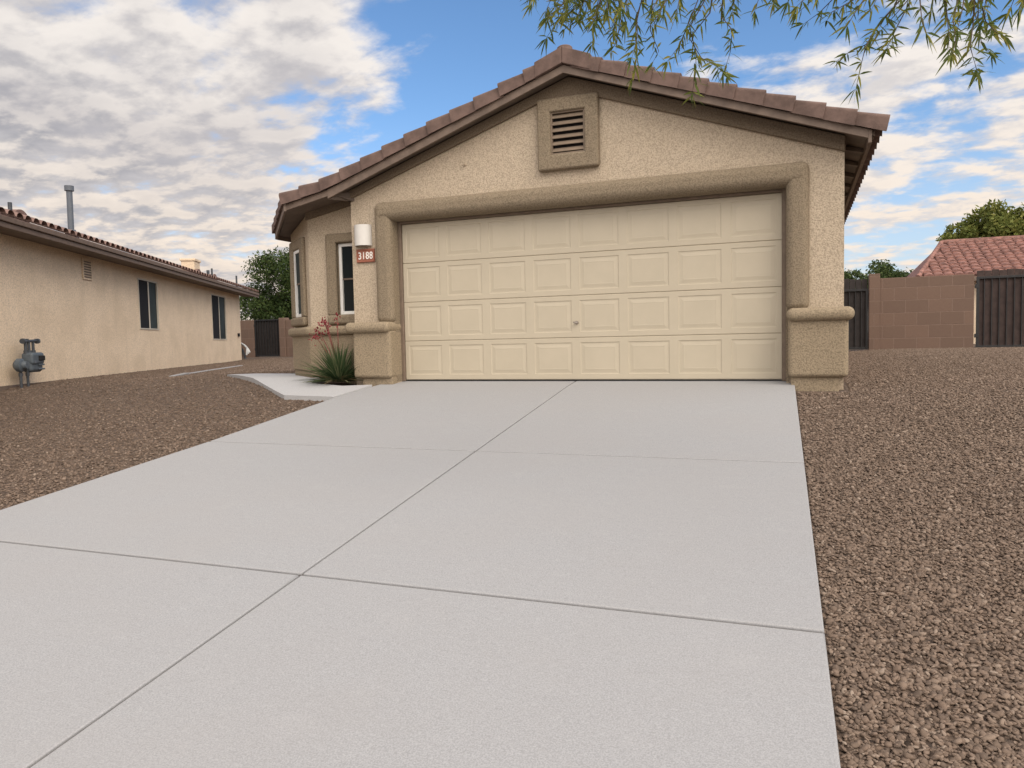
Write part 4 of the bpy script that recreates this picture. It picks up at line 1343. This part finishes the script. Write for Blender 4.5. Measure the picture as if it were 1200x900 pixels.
# ------------------------------------------------------------------ house behind the right wall
BH = thing('distant_house', 'house behind the block wall with pink barrel tile roof', 'house', (13, 24, 0))
EX0, EX1, EY, EZ2, RX0, RX1, RY, RZ = 8.80, 19.5, 20.0, 2.32, 10.06, 18.0, 23.6, 3.83
bm = NB()
box(bm, (EX0 + 0.6, EY + 0.5, -0.2), (EX1 - 0.6, 27.0, 2.25))
obj('wall', bm, M['stucco_far'], BH)
bm = NB()
ncr = 11
tw = 0.30
def rz(y): return EZ2 + (RZ - EZ2) * (y - EY) / (RY - EY)
for c in range(ncr):
    ya = EY + (RY - EY) * c / ncr; yb2 = EY + (RY - EY) * (c + 1.0) / ncr
    xa = EX0 + (RX0 - EX0) * c / ncr; xb = EX1 + (RX1 - EX1) * c / ncr
    nt_ = int((xb - xa) / tw)
    xc0 = math.ceil(xa / tw) * tw
    for k in range(nt_):
        xc = xc0 + (k + 0.5) * tw
        A_ = []; B_ = []
        for j in range(7):
            an = math.pi * j / 6
            A_.append(bm.verts.new((xc - tw * 0.5 * math.cos(an), ya, rz(ya) + 0.045 + 0.085 * math.sin(an))))
            B_.append(bm.verts.new((xc - tw * 0.5 * math.cos(an), yb2, rz(yb2) + 0.0 + 0.075 * math.sin(an))))
        for j in range(6): bm.faces.new((A_[j], A_[j + 1], B_[j + 1], B_[j]))
        bm.faces.new(A_)
# deck, hips, back slope
poly(bm, [(EX0, EY, EZ2 - 0.01), (EX1, EY, EZ2 - 0.01), (RX1, RY, RZ - 0.01), (RX0, RY, RZ - 0.01)])
poly(bm, [(EX0, EY, EZ2 - 0.01), (RX0, RY, RZ - 0.01), (EX0, 27.2, EZ2 - 0.01)])
poly(bm, [(EX0, 27.2, EZ2 - 0.01), (RX0, RY, RZ - 0.01), (RX1, RY, RZ - 0.01), (EX1, 27.2, EZ2 - 0.01)])
tube(bm, [(RX0, RY, RZ + 0.02), (RX1, RY, RZ + 0.02)], 0.10, 10)
tube(bm, [(EX0, EY, EZ2 + 0.03), (RX0, RY, RZ + 0.02)], 0.085, 10)
broof = obj('roof', bm, M['roof_pink'], BH, 50)
bm = NB(); box(bm, (EX0, EY - 0.02, EZ2 - 0.16), (EX1, EY + 0.02, EZ2 - 0.012)); obj('fascia', bm, M['fascia'], broof)

# ------------------------------------------------------------------ trees
def leaf_cloud(centers, radii, n, size, seed, squash=0.85, fill=0.5):
    r2 = np.random.default_rng(seed)
    w = np.array(radii) ** 2.2; w /= w.sum()
    idx = r2.choice(len(centers), n, p=w)
    C = np.array(centers)[idx]; Rr = np.array(radii)[idx]
    d = r2.normal(size=(n, 3)); d /= np.linalg.norm(d, axis=1)[:, None]
    rad = Rr * (fill + (1 - fill) * r2.uniform(0, 1, n) ** 0.6) * (1 + 0.16 * r2.normal(size=n))
    p = C + d * rad[:, None] * np.array([1, 1, squash])
    a = r2.normal(size=(n, 3)); a /= np.linalg.norm(a, axis=1)[:, None]
    b = np.cross(a, r2.normal(size=(n, 3))); b /= np.linalg.norm(b, axis=1)[:, None]
    s = size * r2.uniform(0.6, 1.3, n)[:, None]
    q = np.stack([p - a * s, p - b * s * 0.45, p + a * s, p + b * s * 0.45], 1)
    return q.reshape(-1, 3)

def tree(name, label, base, hgt, crown_c, crown_r, nclump, nleaf, leaf, mat, seed, trunk_r=0.14, group=None, squash=0.85, clump=(0.28, 0.5)):
    T = thing(name, label, 'tree', base, group)
    r2 = random.Random(seed)
    cc = Vector(crown_c)
    cs = []; rs = []
    for i in range(nclump):
        while True:
            d = Vector((r2.uniform(-1, 1), r2.uniform(-1, 1), r2.uniform(-1, 1)))
            if 0.25 < d.length < 1: break
        cs.append(tuple(cc + Vector((d.x * crown_r[0], d.y * crown_r[1], d.z * crown_r[2]))))
        rs.append(r2.uniform(*clump) * min(crown_r))
    bm = NB()
    b0 = Vector(base); top = cc - Vector((0, 0, crown_r[2] * 0.35))
    tube(bm, [b0 - Vector((0, 0, 0.3)), b0.lerp(top, 0.3) + Vector((0.06, 0.03, 0)), b0.lerp(top, 0.7) - Vector((0.07, 0.02, 0)), top], [trunk_r * 1.3, trunk_r, trunk_r * 0.85, trunk_r * 0.6], 10)
    for i in range(0, nclump, 2):
        c = Vector(cs[i]); st = b0.lerp(top, r2.uniform(0.6, 1.0))
        tube(bm, [st, st.lerp(c, 0.5) + Vector((0, 0, 0.12)), c], [trunk_r * 0.4, trunk_r * 0.25, trunk_r * 0.08], 6)
    obj('trunk', bm, M['bark'], T, 60)
    quads('crown', leaf_cloud(cs, rs, nleaf, leaf, seed, squash), mat, T)
    return T
tree('leafy_tree', 'large dark green leafy tree behind the slatted gate between the houses', (-22.3, 26.0, -0.05), 5, (-21.5, 26.2, 3.0), (2.45, 2.2, 2.75), 60, 48000, 0.080, M['leaf_dark'], 21)
tree('shade_tree', 'yellowish green airy tree rising above the pink tiled roof', (14.6, 32.5, 0), 6, (14.5, 32.5, 4.55), (3.1, 2.2, 1.7), 80, 34000, 0.11, M['leaf_yellow'], 22, clump=(0.22, 0.45))
tree('round_tree', 'dark green round tree showing above the block wall next to the pink tiled roof', (9.1, 34.3, 0), 4, (9.1, 34.3, 3.0), (1.35, 1.3, 1.25), 26, 9000, 0.085, M['leaf_mid'], 23, clump=(0.30, 0.5))
tree('round_tree', 'low dark green tree showing above the small side gate by the garage corner', (6.6, 30.0, 0), 3, (6.5, 30.0, 2.55), (1.3, 1.2, 1.0), 16, 5000, 0.085, M['leaf_mid'], 24, clump=(0.30, 0.5))

# ------------------------------------------------------------------ willowy tree overhead: trunk off to the side, twigs hang into view
TW = [
 [4.0, (640,-80),(632,-20),(622,6)], [4.1, (700,-80),(672,-10),(655,22),(640,45)], [3.9, (700,-80),(690,-10),(676,20),(662,34)],
 [4.0, (690,-80),(680,-5),(672,12)], [4.2, (715,-80),(705,-5),(697,30),(694,52)], [3.8, (710,-80),(712,-5),(712,18)],
 [4.1, (740,-80),(725,0),(728,25),(722,50),(716,60)], [4.0, (725,-80),(735,-5),(733,28)], [4.1, (760,-80),(752,0),(745,30),(747,60),(741,92)],
 [3.9, (775,-80),(765,0),(762,35),(772,60),(764,75)], [4.0, (835,-80),(822,-10),(806,30),(795,55),(782,72)],
 [3.9, (838,-80),(826,0),(808,32),(816,62),(815,85),(811,112)], [4.1, (845,-80),(832,15),(808,45),(822,68),(840,78),(852,90)],
 [4.0, (850,-80),(846,20),(858,35),(856,60),(850,80)], [3.9, (870,-80),(850,-20),(845,10)], [4.1, (880,-80),(862,-5),(858,14)], [4.0, (905,-80),(892,-10),(884,14)],
 [4.2, (660,-80),(652,-15),(640,12)], [4.0, (700,-80),(694,-10),(686,14),(680,24)], [4.1, (790,-80),(784,-10),(778,16)], [3.9, (805,-80),(798,-10),(792,18)],
 [3.6, (1010,-80),(975,-20),(950,2),(936,14)], [3.7, (1010,-80),(985,-10),(960,15),(942,28)], [3.6, (1020,-80),(1000,0),(975,14),(969,24)],
 [3.5, (1030,-80),(1012,0),(1000,18),(993,30)], [3.6, (1075,-80),(1055,0),(1035,22),(1022,40),(1014,56),(1008,80),(1003,104)],
 [3.7, (1070,-80),(1050,5),(1030,30),(1015,52),(990,64),(980,72)], [3.6, (1085,-80),(1065,5),(1052,30),(1045,45),(1036,62)],
 [3.5, (1095,-80),(1078,0),(1080,22),(1085,38)], [3.6, (1130,-80),(1122,0),(1117,25),(1120,50),(1115,64)], [3.7, (1110,-80),(1108,0),(1112,40),(1112,60)],
 [3.5, (1150,-80),(1142,0),(1140,30),(1137,55),(1144,80),(1146,90)], [3.6, (1160,-80),(1150,5),(1155,25),(1168,38),(1176,42)],
 [3.6, (1150,-80),(1146,20),(1150,50),(1164,66)], [3.7, (1200,-80),(1192,-10),(1182,15)], [3.6, (1140,-80),(1128,10),(1122,35)], [3.5, (1150,-80),(1156,-5),(1152,22)],
 [3.9, (925,-80),(915,-20),(906,4)], [3.8, (945,-80),(932,-22),(924,2)], [3.9, (800,-80),(786,-12),(770,22),(764,30)],
 [3.6, (1040,-80),(1034,-15),(1022,10)], [3.7, (1100,-80),(1096,-15),(1092,12)], [3.5, (1230,-80),(1215,-20),(1196,8)],
]
def at(u, v, dep):
    return Vector(CAM + (rt * ((u - 600) / F_PX) + dn * ((v - 450) / F_PX) + fw) * dep)
OT = thing('willow_leaved_tree', 'tree with narrow drooping leaves hanging over the roof from the sky edge', 'tree', (8.7, -6.6, terrain(8.7, -6.6)))
bm = NB(); tw_bm = NB()
fork = Vector((8.3, -6.3, 2.3)); b0 = Vector((8.7, -6.6, terrain(8.7, -6.6) - 0.2))
tube(bm, [b0, Vector((8.66, -6.5, 0.2)), Vector((8.45, -6.45, 1.3)), fork], [0.16, 0.13, 0.11, 0.09], 12)
rr = random.Random(5)
LV = []
starts = []
def leaf(p, d, L, w):
    d = d.normalized()
    sd = d.cross(Vector((rr.gauss(0, 1), rr.gauss(0, 1), rr.gauss(0, 1)))).normalized()
    nz_ = d.cross(sd)
    m1 = p + d * L * 0.30 + nz_ * L * 0.02; m2 = p + d * L * 0.66 - Vector((0, 0, 0.06 * L))
    tip = p + d * L - Vector((0, 0, 0.16 * L))
    LV.extend([p, m1 - sd * w, m2 - sd * w * 0.72, tip, m2 + sd * w * 0.72, m1 + sd * w])
TWX = [[t_[0] + rr.uniform(-0.3, 0.3)] + [(u + ou * (1 - 0.3 * i_), v * 0.80 - ov) for i_, (u, v) in enumerate(t_[1:])] for t_ in TW[:9] + TW[:8] + TW[1:6] + TW[21:43:3] for ou, ov in [(rr.uniform(-14, 14), rr.uniform(4, 16))]]
for tdef in TW + TWX:
    dep = tdef[0] + rr.uniform(-0.25, 0.25)
    pts = [at(u, v, dep + rr.uniform(-0.06, 0.06) * i) for i, (u, v) in enumerate(tdef[1:])]
    starts.append(pts[0])
    n = len(pts)
    tube(tw_bm, pts, [0.0042 - 0.0032 * i / (n - 1) for i in range(n)], 5)
    # nodes with whorls of narrow leaves
    for i in range(n - 1):
        seg = pts[i + 1] - pts[i]; k = max(1, int(seg.length / 0.042))
        for j in range(k):
            p = pts[i] + seg * ((j + rr.uniform(0.2, 0.8)) / k)
            for q_ in range(rr.choice((2, 2, 3, 4))):
                d = seg.normalized() * rr.uniform(0.05, 0.7) + Vector((rr.gauss(0, 0.55), rr.gauss(0, 0.55), rr.gauss(-0.25, 0.40)))
                leaf(p, d, rr.uniform(0.045, 0.092), rr.uniform(0.0046, 0.0068))
    for q_ in range(5):
        d = (pts[-1] - pts[-2]).normalized() + Vector((rr.gauss(0, 0.5), rr.gauss(0, 0.5), rr.gauss(-0.2, 0.4)))
        leaf(pts[-1], d, rr.uniform(0.06, 0.10), rr.uniform(0.0042, 0.006))
# limbs above the frame carry the twigs
order = sorted(starts, key=lambda p: -(p - Vector(CAM)).dot(Vector(rt)))
limbB = [p for p in order if (p - Vector(CAM)).dot(Vector(rt)) > 1.4]
limbA = [p for p in order if (p - Vector(CAM)).dot(Vector(rt)) <= 1.4]
lift = Vector((0, 0, 0.34))
def limb(group, start, r0_, r1_):
    ks = [group[int(i)] for i in np.linspace(0, len(group) - 1, 6)]
    pts = [start, start.lerp(ks[0] + lift, 0.5) + Vector((0, 0, 0.35))] + [k + lift * (1 - 0.1 * i) for i, k in enumerate(ks)]
    nL = len(pts)
    tube(bm, pts, [r0_ + (r1_ - r0_) * i / (nL - 1) for i in range(nL)], 8)
    for p in group:
        c = min((pts[i].lerp(pts[i + 1], t_) for i in range(1, nL - 1) for t_ in (0.0, 0.25, 0.5, 0.75)), key=lambda c: (c - p).length)
        tube(tw_bm, [c, c.lerp(p, 0.5) + Vector((0, 0, 0.02)), p], [0.008, 0.006, 0.0042], 5)
    # upper twigs of the crown, above the picture
    for i in range(1, nL - 1):
        for q_ in range(16):
            p = pts[i].lerp(pts[i + 1], rr.random())
            e = p + Vector((rr.gauss(0, 0.30), rr.gauss(0, 0.30), rr.uniform(0.25, 0.85)))
            mid_ = p.lerp(e, 0.5) + Vector((0, 0, 0.10))
            tube(tw_bm, [p, mid_, e], [0.007, 0.005, 0.002], 5)
            for w_ in range(14):
                f_ = rr.uniform(0.35, 1.0)
                b_ = mid_.lerp(e, (f_ - 0.35) / 0.65)
                for z_ in range(2):
                    leaf(b_, Vector((rr.gauss(0, 0.7), rr.gauss(0, 0.7), rr.gauss(-0.1, 0.5))), rr.uniform(0.05, 0.10), rr.uniform(0.0038, 0.0058))
limb(limbB, fork, 0.07, 0.010)
limb(limbA, fork + Vector((-0.05, 0.05, -0.05)), 0.075, 0.010)
# the rest of the crown, out of sight above and behind
trunk_o = obj('trunk', bm, M['bark'], OT, 60)
obj('twigs', tw_bm, M['bark'], OT, 60)
quads('foliage', np.array([tuple(v) for v in LV]), M['leaf_willow'], OT, 6)
